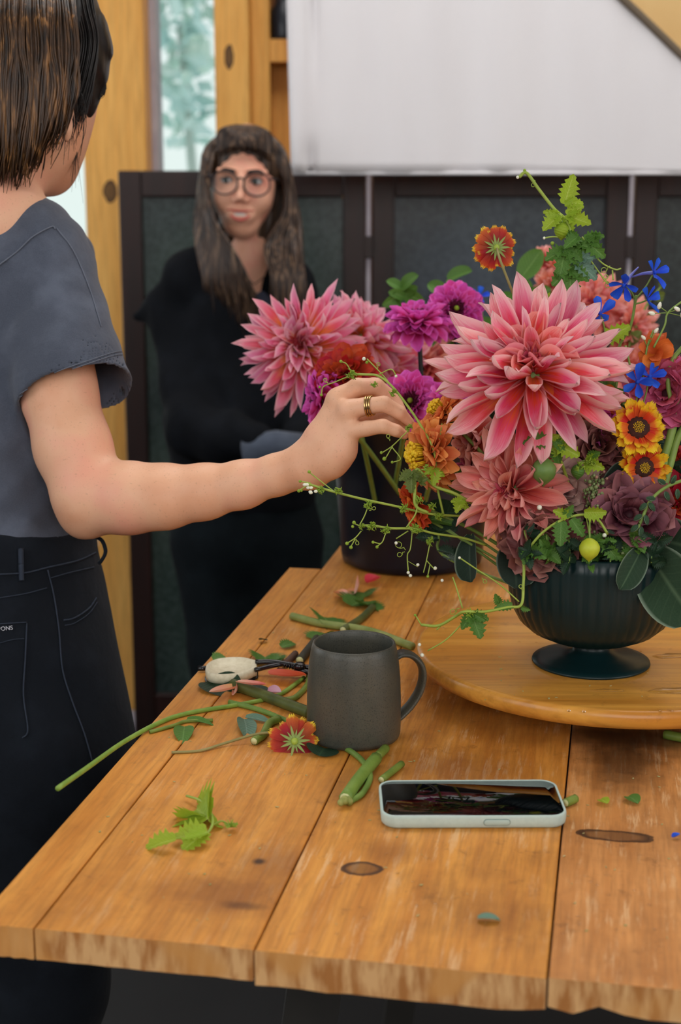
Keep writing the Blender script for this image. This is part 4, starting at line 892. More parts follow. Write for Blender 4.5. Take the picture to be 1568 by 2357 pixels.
# --- in the bowl: dahlias
dahlia('huge salmon pink dinner plate dahlia, the largest flower of the bouquet', 1226, 842, 1.365, .094, nv(-.06, .60, .78), hi=True, srad=.0035, droop=4)
dahlia('coral dahlia leaning out at the lower left of the bouquet', 1172, 1128, 1.385, .060, nv(-.62, -.05, .72), 'coral', hi=True, wide=1.25, count=.8, droop=8)
dahlia('shaded pink dahlia seen from the side behind the orange zinnias', 1086, 1018, 1.46, .036, nv(-.75, -.25, .1), 'coral', wide=1.9, count=.55)
dahlia('small dusky pink flower under the side turned pink dahlia', 1100, 1085, 1.47, .026, nv(-.4, -.3, .6), 'rose', wide=1.8, count=.5)
# --- in the buckets behind
dahlia('large pink and yellow dahlia furthest left above the hand', 690, 795, 1.84, .084, nv(-.30, .18, .94), 'dahlia_back', droop=26, stem=BK(), hi=False, wide=.82, count=1.25)
dahlia('pink dahlia facing away behind the furthest left dahlia', 840, 765, 1.93, .074, nv(.5, .6, .25), 'dahlia_back', stem=BK(), wide=1.2, count=.8)
dahlia('blurred pink dahlia between the hand and the magenta blooms', 880, 835, 1.95, .066, nv(.2, .3, .9), 'dahlia_back', stem=BK(), wide=1.3, count=.8)
dahlia('blurred salmon dahlia behind the left dark flower stem', 982, 848, 1.98, .056, nv(0, .3, .9), 'bgpink', stem=BK(), wide=1.4, count=.8)
dahlia('blurred rust orange dahlia left of the huge pink dahlia', 1092, 818, 2.0, .05, nv(.1, .2, .9), 'rust', heart='red' if False else 'heart', stem=BK(), wide=1.5, count=.7)
dahlia('small blurred pink bloom high behind the leafy vine tip', 1258, 600, 2.05, .026, nv(-.2, .4, .9), 'bgpink', stem=BK2(), wide=1.6, count=.6)
dahlia('small blurred pink bloom just under the highest pink bloom', 1270, 660, 2.03, .030, nv(-.3, .1, .9), 'bgpink', stem=BK2(), wide=1.6, count=.6)
dahlia('blurred coral pink dahlia behind the blue floret spray', 1362, 700, 1.98, .048, nv(-.2, .4, .9), 'bgpink', stem=BK2(), wide=1.4, count=.8)
dahlia('blurred pale pink dahlia right of the coral pink one', 1448, 752, 2.0, .046, nv(.1, .3, .9), 'bgpink', stem=BK2(), wide=1.5, count=.8)
dahlia('blurred pale pink dahlia lowest of the four behind the blue florets', 1455, 850, 1.99, .038, nv(.1, 0, .9), 'bgpink', stem=BK2(), wide=1.5, count=.8)
# magenta decorative dahlias
def ballf(label, px, py, d, R, nrm, mat_='magenta', heart='mag_heart', dot=True, group='magenta dahlias', stem=None, smat=None, count=1, srad=.003, cat='dahlia', hz=1.0):
    q = random.Random(int(px*3+py)); t_ = thing(cat, label, 'flower', W(px, py, d), nrm.to_track_quat('Z', 'Y'), group)
    pm = P_('round_'+mat_, mats=MD[mat_], Wd=[.26, .29, .24, .27], pa=.6, pb=.28, bend=[-12, 6, -20, 12], cup=[.5, .7, .4, .9], tipcurl=[0, 20, -10, 10], n=5, m=4)
    hp_ = P_('roundheart_'+heart, mats=MD[heart], Wd=.32, pa=.6, pb=.3, bend=-50, cup=1.2, n=4, m=3)
    for k, (c, e, L, r0) in enumerate([(6, 80, .2, .02), (9, 70, .26, .08), (11, 60, .3, .14), (12, 52, .44, .16), (13, 38, .60, .18), (14, 22, .74, .18), (15, 6, .84, .17), (14, -12, .86, .16), (12, -32, .82, .14)]):
        c = max(4, round(c*count))
        for i in range(c):
            put(t_, 'petal', (hp_ if k < 3 else pm)[q.randrange(4)], 2*math.pi*(i+.5*(k % 2)+q.uniform(-.12, .12))/c+k, e*hz+q.uniform(-6, 6), R*L*q.uniform(.92, 1.08), R*r0, R*.08-R*.02*k, q.uniform(-12, 12))
    Mi = t_.matrix_basis
    if dot: obj('eye', MB().ball(Mi @ Vector((0, 0, R*.24)), R*.09, 8, 6), ML['lime'], t_)
    obj('receptacle', MB().lathe([(0, R*.1), (R*.2, 0), (R*.16, -R*.14), (R*.06, -R*.2), (0, -R*.2)], (0,0,0), 12, None, Mi), M_stem, t_)
    stem_to(t_, Mi @ Vector((0, 0, -R*.15)), stem, srad, smat); return t_
ballf('upper left magenta dahlia on a dark stem, opened sideways', 962, 738, 1.78, .042, nv(-.05, .9, .42), stem=W(972, 900, 1.80), smat=M_dstem, dot=False)
ballf('magenta dahlia facing the camera with a green dot eye', 1050, 712, 1.80, .036, nv(.0, .05, 1), stem=W(1052, 900, 1.82), smat=M_dstem)
ballf('magenta dahlia with dark heart low behind the fingertips', 945, 925, 1.66, .036, nv(-.1, .12, 1), stem=BK())
ballf('magenta dahlia peeking out left of the hand', 738, 922, 1.66, .036, nv(-1, .0, .25), stem=BK(), dot=False)
ballf('magenta dahlia behind the topmost orange zinnia', 1045, 925, 1.62, .034, nv(0, .75, .6), stem=BK(), dot=False)
ballf('deep red ruffled flower rising behind the knuckles', 796, 862, 1.66, .040, nv(-.25, .5, .8), 'red', 'red', False, 'red flowers', BK(), count=.8)
ballf('red flower at the right edge below the flower buds', 1556, 1165, 1.43, .036, nv(-.1, -.2, .9), 'red', 'red', False, 'red flowers', count=.6)
ballf('small dark red flower at the right edge beside a thick stem', 1562, 1062, 1.45, .018, nv(-.3, 0, .9), 'red', 'red', False, 'red flowers', count=.5)
ballf('magenta flower half hidden left of the gaillardias', 1400, 985, 1.44, .020, nv(-.1, .2, .9), 'magenta', 'magenta', False, 'small magenta flowers', count=.5)
# zinnias with yellow crowns
def zinnia(label, px, py, d, R, nrm, mat_='orange', crown=True, count=1.0):
    t_ = ballf(label, px, py, d, R, nrm, mat_, 'deeporange', False, 'orange zinnias', None, None, count, .0018, 'zinnia', .8)
    q = random.Random(int(px)); Mi = t_.matrix_basis; mb = MB()
    if crown:
        for i in range(60):
            a_ = q.uniform(0, 6.28); rr = R*q.uniform(.04, .34); z_ = R*(.62-.5*rr/R)+q.uniform(0, R*.06)
            mb.ball(Mi @ Vector((rr*math.cos(a_), rr*math.sin(a_), z_)), R*.055, 6, 4)
            mb.tube([Mi @ Vector((rr*.8*math.cos(a_), rr*.8*math.sin(a_), R*.15)), Mi @ Vector((rr*math.cos(a_), rr*math.sin(a_), z_))], R*.025, 4)
        obj('crown', mb, M_yel, t_)
    return t_
M_yel = plain('yellow_floret', (236, 200, 34), (214, 160, 20), 200, .6); M_disc = plain('dark_disc', (40, 16, 12), (70, 30, 18), 300, .8)
zinnia('topmost orange zinnia with a yellow crown, turned sideways', 1020, 952, 1.43, .026, nv(-.72, .55, .2))
zinnia('largest orange zinnia facing left with a tall yellow crown', 990, 1045, 1.42, .038, nv(-.92, -.1, .32))
zinnia('lowest orange zinnia hanging beside the bucket', 952, 1165, 1.43, .026, nv(-.85, -.35, .1), 'deeporange', False, .8)
zinnia('orange and pink flower tucked right of the huge dahlia', 1378, 935, 1.45, .026, nv(.0, .3, .9), 'deeporange', True, .7)
# gaillardias
def gaillardia(label, px, py, d, R, nrm, back=False, stem=None, smat=None, tab=False, count=13, mid=None):
    q = random.Random(int(px+py)); t_ = thing('gaillardia', label, 'flower', W(px, py, d) if not tab else T(px, py, .009), nrm.to_track_quat('Z', 'Y'), 'gaillardias')
    pm = P_('gail'+str(back), mats=MD['gailback' if back else 'gail'], Wd=[.22, .24, .20, .23], pa=.62, pb=.16, bend=[4, -8, 10, 0], cup=[.25, .4, .2, .3], notch=.11, n=8, m=6)
    for k in range(2):
        for i in range(count):
            put(t_, 'petal', pm[q.randrange(4)], 2*math.pi*(i+.5*k+q.uniform(-.15, .15))/count, (8 if not k else 20)+q.uniform(-9, 9), R*(.86 if not k else .70)*q.uniform(.9, 1.08), R*.14, 0, q.uniform(-12, 12))
    Mi = t_.matrix_basis; mb = MB(); mb.ball((0, 0, R*.10 if back else 0), (R*.30, R*.30, R*.07) if back else (R*.42, R*.42, R*.20), 24, 8, None); mb.v = [tuple(Mi @ Vector(p)) for p in mb.v]; obj('disc', mb, M_disc, t_)
    mb = MB()
    for i in range(46):
        rr = R*.19*math.sqrt(i/46); a_ = i*2.39996; mb.ball(Mi @ Vector((rr*math.cos(a_), rr*math.sin(a_), R*.20*math.sqrt(max(0, 1-(rr/R/.42)**2))+R*.01)), R*.020, 5, 4)
    obj('florets', mb, M_yel if True else M_disc, t_)['kind'] = 'stuff'
    if back:
        sp_m = P_('sepal', mats=leafmat('sepal_green', (128, 150, 76), (156, 174, 96), (190, 204, 130), .2), Wd=.095, pa=.5, pb=.8, bend=12, n=5, m=2)
        for i in range(14): put(t_, 'sepal', sp_m[i % 4], i*.449, -6+q.uniform(-8, 8), R*(.56 if i % 2 else .40), R*.03, -R*.10, 180)
        obj('receptacle', MB().ball(Mi @ Vector((0, 0, -R*.09)), R*.14, 8, 6), M_lime, t_)
    if stem is None or len(stem) == 1: stem_to(t_, Mi @ Vector((0, 0, -R*.12)), None if stem is None else stem[0], .0013, smat)
    else: obj('stem', MB().tube(spline([Mi @ Vector((0, 0, -R*.12))]+stem, 7), .0013, 7), smat or M_tan, t_)
    return t_
gaillardia('upper orange gaillardia with yellow tips at the right', 1468, 985, 1.375, .0285, nv(.02, .12, 1))
gaillardia('lower orange gaillardia with yellow tips, tucked under the upper one', 1482, 1076, 1.39, .0265, nv(.05, -.12, 1))
gaillardia('tall gaillardia seen from behind above the magenta dahlias', 1142, 570, 1.42, .0235, nv(-.12, .12, -.98), True, [W(1152, 600, 1.405), W(1175, 660, 1.41), W(1200, 730, 1.43), W(1240, 900, 1.46), W(1300, 1200, 1.46)])
# lisianthus and other ruffled cups
def ruffled(label, px, py, d, R, nrm, mat_, cat='lisianthus', n5=1.0, heart='burg', grp='lisianthus blooms'):
    q = random.Random(int(px+2*py)); t_ = thing(cat, label, 'flower', W(px, py, d), nrm.to_track_quat('Z', 'Y'), grp)
    pm = P_('ruf_'+mat_, mats=MD[mat_], Wd=[.52, .58, .48, .55], pa=.7, pb=.26, bend=[-34, -20, -50, -28], bpow=1.2, cup=[.45, .55, .35, .5], ruffle=[.07, .09, .06, .1], tipcurl=[-50, -20, -70, -35], n=9, m=10)
    for k, (c, e, L, r0) in enumerate([(4, 86, .55, .03), (4, 80, .72, .06), (5, 70, .9, .08), (5, 55, 1.02, .10), (5, 38, 1.06, .10), (5, 20, 1.04, .08)]):
        for i in range(c): put(t_, 'petal', pm[q.randrange(4)], 2*math.pi*(i+.5*(k % 2)+q.uniform(-.15, .15))/c, e+q.uniform(-8, 8), R*L*q.uniform(.9, 1.08), R*r0, -R*.25, q.uniform(-12, 12))
    Mi = t_.matrix_basis; obj('heart', MB().ball(Mi @ Vector((0, 0, -R*.1)), R*.2, 8, 6), MD[heart], t_)
    stem_to(t_, Mi @ Vector((0, 0, -R*.3)), None, .002); return t_
ruffled('dusty mauve lisianthus in the middle of the bouquet', 1292, 1128, 1.41, .034, nv(.25, .25, .9), 'mauve')
ruffled('brown burgundy lisianthus at the left rim of the bowl', 1243, 1240, 1.385, .036, nv(-.05, .1, 1), 'brownburg')
ruffled('dark burgundy lisianthus under the gaillardias', 1450, 1185, 1.385, .037, nv(-.02, .35, .9), 'burg')
ruffled('brownish mauve bloom half hidden below the huge dahlia', 1378, 1030, 1.44, .030, nv(.0, .3, .9), 'brownburg')
ruffled('rose burgundy ruffled flower at the right edge', 1535, 905, 1.43, .036, nv(-.35, .1, .9), 'rose', 'ruffled_flower', grp='ruffled edge flowers')
ruffled('rose petalled flower behind the upper gaillardia', 1520, 950, 1.46, .026, nv(.2, -.4, .8), 'rose', 'ruffled_flower', grp='ruffled edge flowers')
ruffled('dark flower between dusty mauve lisianthus and coral dahlia', 1225, 1120, 1.44, .028, nv(-.2, .2, .9), 'burg')
# snapdragon-like orange red floret
def snap(label, px, py, d, R, nrm, mat_='deeporange', stem=None):
    t_ = thing('snapdragon', label, 'flower', W(px, py, d), nrm.to_track_quat('Z', 'Y'), 'snapdragon florets'); q = random.Random(4)
    pm = P_('ruf_'+mat_, mats=MD[mat_], Wd=[.42, .48, .4, .44], pa=.7, pb=.26, bend=[-30, -20, -44, -24], cup=[.5, .6, .4, .5], ruffle=.05, tipcurl=[-40, -20, -50, -35], n=8, m=8)
    for ph, e, L in ((.3, 30, 1), (1.5, 25, 1.15), (2.4, 40, .9), (3.6, 20, .8), (4.6, 50, 1), (5.5, 60, .8)): put(t_, 'petal', pm[q.randrange(4)], ph, e, R*L)
    Mi = t_.matrix_basis; stem_to(t_, Mi @ Vector((0, 0, -R*.1)), stem, .0013); return t_
snap('orange red snapdragon floret at the upper right of the bouquet', 1508, 815, 1.42, .020, nv(-.3, .1, .9))
# blue florets
def floret(label, px, py, d, R, nrm, stem_end, spur=None):
    q = random.Random(int(px)); t_ = thing('delphinium_floret', label, 'flower', W(px, py, d), nrm.to_track_quat('Z', 'Y'), 'blue delphinium florets')
    pm = P_('flor', mats=MD['blue'], Wd=[.24, .28, .22, .26], pa=1.1, pb=.3, bend=[10, -14, 20, -6], cup=[.4, .6, .3, .5], n=7, m=4)
    for i in range(5): put(t_, 'petal', pm[q.randrange(4)], i*1.2566+q.uniform(-.2, .2), 18+q.uniform(-14, 14), R*q.uniform(.85, 1.1), R*.04)
    Mi = t_.matrix_basis
    obj('eye', MB().ball(Mi @ Vector((0, 0, R*.1)), R*.13, 6, 5), MD['blue'], t_)
    if spur: obj('spur', MB().tube(spline([W(px, py, d+.002), W((px+spur[0])/2, (py+spur[1])/2-3, d+.008), W(spur[0], spur[1], d+.012)], 4), lerps(.0022, .0007, 9), 6), plain('spur_lilac', (120, 120, 190), (90, 96, 180), 60, .5) if 'spur_lilac' not in bpy.data.materials else bpy.data.materials['spur_lilac'], t_)
    obj('stem', MB().tube(spline([W(px, py, d+.003), W(px*.5+stem_end[0]*.5+4, py*.5+stem_end[1]*.5, d+.01), W(*stem_end, d+.012)], 5), .0008, 6), M_stem, t_)
floret('highest blue floret at the upper right', 1505, 628, 1.42, .0165, nv(.6, .2, .6), (1462, 690), (1455, 638))
floret('blue floret with a long lilac spur left of the highest one', 1438, 655, 1.42, .0165, nv(-.3, -.6, .5), (1462, 690), (1470, 615))
floret('blue floret in front of the blurred pale pink dahlia', 1490, 690, 1.42, .0165, nv(.7, .1, .5), (1462, 700))
floret('blue floret just above the right petals of the huge dahlia', 1383, 722, 1.41, .0165, nv(-.1, .3, -.9), (1392, 790))
floret('blue floret just above the upper gaillardia', 1468, 880, 1.40, .0175, nv(-.2, .2, .9), (1455, 960))
floret('blue floret between the gaillardia and the rose edge flower', 1495, 868, 1.405, .0165, nv(.1, .3, .9), (1465, 970))
floret('blurred blue floret behind the camera facing magenta dahlia', 1103, 682, 2.0, .014, nv(.1, .3, .9), (1110, 760))
obj_ = obj('floret_stem', MB().tube(spline([W(1465, 680, 1.43), W(1452, 750, 1.44), W(1425, 800, 1.45), W(1400, 900, 1.46), BOWLIN], 5), .0014, 7), M_stem); tag(obj_, 'thin green stem carrying the blue florets at the right', 'stem')
# leaves
def leaf_me(key, mats, Wd=.3, pa=.6, pb=.7, bend=-25, cup=.3, teeth=0, n=12, m=4, fold=.15, ruffle=.02, tipcurl=0):
    return P_('leaf_'+key, mats=mats, Wd=[Wd, Wd*1.1, Wd*.9, Wd], pa=pa, pb=pb, bend=[bend, bend*.5, bend*1.6, bend*-.4], cup=cup, fold=fold, teeth=teeth, ruffle=ruffle, n=n, m=m, tipcurl=tipcurl)
LK = {'lobe': dict(Wd=.27, pa=.5, pb=.75, teeth=.36, n=12, cup=.5), 'oval': dict(Wd=.30, pa=.55, pb=.6), 'serr': dict(Wd=.30, pa=.5, pb=.8, teeth=.3, n=16), 'lance': dict(Wd=.16, pa=.6, pb=.8), 'fuzz': dict(Wd=.28, pa=.65, pb=.42, n=14, m=6, cup=.25, fold=.25)}
def leaf(parent, kind, mk, a, b, roll=0, wsc=1, i=None, up=None):
    me = leaf_me(kind+mk, ML[mk], **LK[kind]); a, b = Vector(a), Vector(b); X_ = (b-a); L = X_.length; X_ = X_.normalized()
    u_ = Vector(up) if up is not None else (CAM-a).normalized(); Y_ = u_.cross(X_).normalized(); Z_ = X_.cross(Y_)
    M = Matrix((X_, Y_, Z_)).transposed().to_4x4(); M.translation = a
    M = M @ Matrix.Rotation(math.radians(roll), 4, 'X') @ Matrix.Diagonal((L, L*wsc, L, 1))
    return inst('leaf', me[rnd.randrange(4) if i is None else i], MW[parent.name].inverted() @ M, parent)
def single_leaf(label, kind, mk, p0, p1, wsc=1, roll=0, i=0, name='leaf_stalk', group=None):
    t_ = thing(name, label, 'leaf', p0, group=group)
    leaf(t_, kind, mk, p0, p1, roll, wsc, i); s0 = Vector(p0); e = BOWLIN+Vector((rnd.uniform(-.03, .03), 0, 0))
    obj('stalk', MB().tube([s0, s0.lerp(e, .5), e], .0015, 6), M_stem, t_); return t_
G_ = 'fuzzy leaves around the bowl rim'
single_leaf('largest fuzzy grey green leaf draped over the bowl at the right', 'fuzz', 'sage', W(1490, 1268, 1.385), W(1590, 1425, 1.335), 1.25, 10, 0, group=G_)
single_leaf('short fuzzy leaf hanging down over the bowl front', 'fuzz', 'sage', W(1478, 1262, 1.366), W(1432, 1354, 1.342), .82, -10, 1, group=G_)
single_leaf('broad fuzzy leaf above the largest fuzzy leaf', 'fuzz', 'sage', W(1480, 1230, 1.42), W(1585, 1262, 1.37), 1.5, 12, 0, group=G_)
single_leaf('dark fuzzy leaf at the left rim of the bowl', 'fuzz', 'fuzzydark', W(1180, 1260, 1.42), W(1192, 1348, 1.385), 1.35, -20, 1, group=G_)
single_leaf('dark fuzzy leaf behind the dusty mauve lisianthus', 'fuzz', 'fuzzydark', W(1250, 1235, 1.44), W(1180, 1190, 1.41), 1.3, 0, 0, group=G_)
single_leaf('dark fuzzy leaf between the gaillardia and burgundy lisianthus', 'fuzz', 'fuzzydark', W(1390, 1140, 1.42), W(1450, 1078, 1.40), 1.5, 20, 2, group=G_)
single_leaf('brownish drooping leaf left of the coral dahlia', 'fuzz', 'fuzzydark', W(1085, 1230, 1.45), W(1072, 1335, 1.43), 1.0, 40, 0, group=G_)
single_leaf('broad green leaf behind the largest orange zinnia', 'oval', 'mid', W(1010, 1085, 1.45), W(1088, 1130, 1.42), 1.0, 10, 0, group='green leaves at the left of the bouquet')
single_leaf('dark ribbed leaf under the broad green leaf', 'oval', 'dark', W(985, 1185, 1.45), W(1062, 1180, 1.43), 1.3, 10, 1, group='green leaves at the left of the bouquet')
single_leaf('green leaf below the dark ribbed leaf', 'oval', 'mid', W(985, 1195, 1.44), W(1050, 1200, 1.43), .7, -30, 2, group='green leaves at the left of the bouquet')
single_leaf('dark leaf lying behind the flower buds at the right', 'oval', 'dark', W(1500, 1130, 1.43), W(1440, 1105, 1.41), 1.2, 0, 2, group='dark leaves at the right')
def sprig(label, pts, d, n, mk, kind='serr', L=.03, group=None, rad=.0015, seed=1, spread=1.0, end=None, name='leafy_sprig', smat=None):
    q = random.Random(seed); P = [W(x, y, (d if not hasattr(d, '__len__') else d[i])) for i, (x, y) in enumerate(pts)]
    t_ = thing(name, label, 'foliage', P[0], group=group); S = spline(P + ([end] if end is not None else []), 6)
    obj('stem', MB().tube(S, rad, 6), smat or M_stem, t_); m = int(len(S)*.75)
    for i in range(n):
        a = S[q.randrange(m)] ; dr = Vector((q.uniform(-1, 1), q.uniform(-.8, .5), q.uniform(-.7, .8)*1)).normalized()*spread
        leaf(t_, kind, mk, a, a+dr.normalized()*L*q.uniform(.6, 1.2), q.uniform(-50, 50), q.uniform(.8, 1.2))
    return t_
for i, (pts, d, n, mk, L, lab) in enumerate([
    ([(1240, 1000), (1290, 1100), (1340, 1250)], 1.46, 26, 'dark', .045, 'dark foliage filling the heart of the bouquet'),
    ([(1430, 1030), (1410, 1120), (1380, 1250)], 1.46, 26, 'dark', .045, 'dark foliage behind the burgundy lisianthus'),
    ([(1520, 1060), (1480, 1160), (1400, 1260)], 1.47, 22, 'dark', .045, 'dark foliage behind the lower gaillardia'),
    ([(1180, 1000), (1210, 1100), (1280, 1250)], 1.47, 24, 'dark', .045, 'dark foliage behind the coral dahlia'),
    ([(1420, 880), (1400, 980), (1380, 1150)], 1.47, 16, 'mid', .035, 'green foliage right of the huge dahlia'),
    ([(1560, 980), (1530, 1100), (1450, 1250)], 1.46, 18, 'dark', .04, 'dark foliage at the right edge of the bouquet')]):
    sprig(lab, pts, d, n, mk, 'oval' if i % 2 else 'serr', L, 'foliage inside the bouquet', seed=i, end=BOWLIN)
for i, (pts, n, mk, L, lab, e) in enumerate([
    ([(925, 665), (940, 720), (950, 900)], 14, 'mid', .035, 'blurred green leaves above the sideways magenta dahlia', bkp),
    ([(1030, 645), (1020, 740), (1000, 900)], 14, 'mid', .035, 'blurred green leaves above the camera facing magenta dahlia', bkp),
    ([(1000, 790), (1000, 850), (990, 930)], 8, 'mid', .03, 'blurred green leaves between the two dark stems', bkp),
    ([(1200, 640), (1210, 740), (1230, 900)], 26, 'mid', .04, 'blurred green foliage behind the tall gaillardia stem', bk2p),
    ([(1130, 690), (1150, 770), (1200, 900)], 16, 'mid', .035, 'blurred green foliage right of the magenta dahlias', bk2p),
    ([(1530, 650), (1480, 720), (1440, 850)], 8, 'olive', .02, 'blurred sprig with small buds at the upper right', bk2p),
    ([(990, 1180), (1010, 1230), (1040, 1290)], 12, 'dark', .025, 'dim leafy sprig in front of the bucket', None)]):
    if e is None: sprig(lab, pts, 1.5, n, mk, 'serr', L, 'blurred greenery behind the bouquet', seed=20+i, end=BOWLIN)
    else: sprig(lab, pts, 2.0, n, mk, 'oval', L, 'blurred greenery behind the bouquet', seed=20+i, end=e+Vector((0, 0, .06)))
for i, (x, y) in enumerate([(1215, 1275), (1262, 1285), (1310, 1290), (1360, 1296), (1405, 1290), (1450, 1285), (1500, 1290)]):
    sprig(['dark leaves spilling over the bowl rim at the far left', 'dark leaves over the bowl rim under the brown lisianthus', 'dark leaves over the rim left of the lime pod', 'dark leaves over the rim just under the lime pod', 'dark leaves over the rim right of the lime pod', 'dark leaves over the rim under the burgundy lisianthus', 'dark leaves over the rim beside the largest fuzzy leaf'][i], [(x, y+6), (x+2, y-20), (x+4, y-45)], [1.358, 1.362, 1.375], 13, 'mid' if i % 2 else 'dark', 'serr', .017, 'dark leaves along the bowl rim', .0009, seed=60+i, end=BOWLIN)
# love-in-a-puff vines
M_bud = plain('white_bud', (240, 240, 226), (226, 230, 200), 100, .5); M_vine = plain('vine_stem', (164, 182, 78), (140, 162, 62), 60, .5)
M_clump = plain('vine_clump', (150, 176, 56), (120, 150, 44), 300, .6)
def curl(mb, p, dirv, r, turns=1.6, rad=.0004):
    a = Vector(dirv).normalized(); b = a.orthogonal().normalized() if abs(a.y) > .9 else Vector((0, 1, 0)).cross(a).normalized(); P = []
    for i in range(22):
        t_ = i/21; th = t_*turns*6.28; rr = r*(1-.55*t_); P.append(Vector(p)+a*(r*1.2*min(1, t_*2)) + (a*math.cos(th)+b*math.sin(th))*rr*t_ + Vector((0, .002*t_, 0)))
    mb.tube(P, rad, 5)
def vine(label, pts, rad=.0012, clumps=(), buds=(), branches=(), leaves=(), curls=(), group='trailing green vines', table=False, smat=None, flowers=()):
    """points are (x, y, distance); branches and curls start on them"""
    pt = (lambda p: T(p[0], p[1], p[2])) if table else (lambda p: W(*p))
    t_ = thing('trailing_vine', label, 'vine', pt(pts[0]), group=group); q = random.Random(int(pts[0][0]))
    obj('stem', MB().tube(spline([pt(p) for p in pts], 7), rad, 7), smat or M_vine, t_)
    if branches or curls:
        mb = MB()
        for br in branches: mb.tube(spline([pt(p) for p in br], 6), rad*.5, 5)
        for c in curls: curl(mb, pt(c[:3]), (q.uniform(-1, 1), 0, q.uniform(-1, 1)), c[3] if len(c) > 3 else .005)
        obj('tendril', mb, smat or M_vine, t_)
    if len(clumps):
        for c in clumps:
            mb = MB(); o_ = pt(c[:3]); r_ = c[3] if len(c) > 3 else .0055
            for i in range(34):
                dv = Vector((q.gauss(0, 1), q.gauss(0, 1), q.gauss(0, 1))).normalized(); e = o_+dv*r_*q.uniform(.6, 1.1); s_ = dv.orthogonal().normalized()
                mb.tube([o_+dv*r_*.2, o_+dv*r_*.6+s_*r_*.25, e], [r_*.08, r_*.13, r_*.04], 4)
            obj('leaf_clump', mb, M_clump, t_)
    for b_ in buds: obj('bud', MB().ball(pt(b_[:3]), (b_[3] if len(b_) > 3 else .0016)*(1 if len(b_) < 5 else .62), 8, 6), M_clump if (len(b_) < 5) else M_bud, t_)
    for f_ in flowers:
        mb = MB(); o_ = pt(f_[:3])
        for i in range(4): mb.ball(o_+Vector((q.uniform(-1, 1), q.uniform(-1, 0), q.uniform(-1, 1)))*.0028, (.0019, .0016, .0015), 8, 6)
        obj('blossom', mb, M_bud, t_)
    for l_ in leaves:
        a, b, mk = pt(l_[0]), pt(l_[1]), l_[2]
        ax = b-a; s_ = ax.cross((CAM-a).normalized()).normalized()*ax.length
        leaf(t_, 'lobe', mk, a, b, q.uniform(-25, 25), 1.0)
        if len(l_) < 4:
            leaf(t_, 'lobe', mk, a, a+ax*.45+s_*.55, q.uniform(-25, 25), 1.0); leaf(t_, 'lobe', mk, a, a+ax*.45-s_*.55, q.uniform(-25, 25), 1.0)
    return t_
g = 1.40
vine('pinched green vine running over the knuckles to the orange zinnias', [(1022, 1190, 1.42), (1005, 1110, 1.41), (1000, 1040, 1.40), (975, 990, 1.405), (946, 945, 1.41), (905, 892, 1.415), (872, 866, 1.42), (840, 862, 1.42), (808, 862, 1.425)],
     clumps=[(905, 904, 1.412, .005), (862, 884, 1.415, .0042), (810, 861, 1.42, .0062), (941, 984, 1.405, .0048)], branches=[[(905, 892, 1.415), (880, 862, 1.42), (845, 826, 1.43)], [(808, 864, 1.425), (770, 880, 1.43), (745, 890, 1.43), (740, 908, 1.43)], [(943, 988, 1.405), (905, 1025, 1.41), (880, 1042, 1.41)], [(905, 1025, 1.41), (887, 1056, 1.41)], [(903, 1030, 1.41), (922, 1056, 1.41), (905, 1064, 1.41)], [(810, 858, 1.425), (798, 838, 1.425), (785, 832, 1.425)], [(872, 862, 1.42), (900, 850, 1.42), (912, 864, 1.42)], [(1000, 1045, 1.40), (1010, 1020, 1.40), (1018, 975, 1.40)]],
     buds=[(736, 891, 1.43, .0013), (740, 909, 1.43, .0015), (878, 1042, 1.41, .0015), (885, 1056, 1.41, .002), (903, 1064, 1.41, .0014), (785, 832, 1.425, .0016), (838, 826, 1.43, .003, 1), (912, 866, 1.42, .0024, 1), (845, 834, 1.43, .0016)], curls=[(756, 884, 1.43, .004), (898, 1015, 1.41, .004), (868, 850, 1.43, .004)])
vine('long straight green vine ending in white blossoms below the wrist', [(1100, 1190, 1.43), (1045, 1187, 1.42), (985, 1182, 1.41), (920, 1167, 1.40), (840, 1150, 1.39), (780, 1135, 1.38), (735, 1122, 1.38), (705, 1112, 1.38)],
     clumps=[(1012, 1188, 1.41, .0055), (930, 1170, 1.40, .006), (848, 1163, 1.39, .0055), (779, 1130, 1.378, .0045), (738, 1128, 1.378, .005), (995, 1165, 1.405, .005)], branches=[[(770, 1132, 1.38), (735, 1105, 1.38), (712, 1087, 1.38)], [(735, 1122, 1.38), (710, 1118, 1.38), (690, 1128, 1.38)], [(846, 1170, 1.39), (838, 1190, 1.39), (828, 1208, 1.39)], [(715, 1112, 1.38), (692, 1108, 1.38)]],
     buds=[(712, 1086, 1.38, .0016), (688, 1130, 1.38, .0016), (694, 1129, 1.38, .0014), (691, 1108, 1.38, .0014)], flowers=[(707, 1116, 1.375), (721, 1128, 1.375)], curls=[(850, 1175, 1.39, .004)])
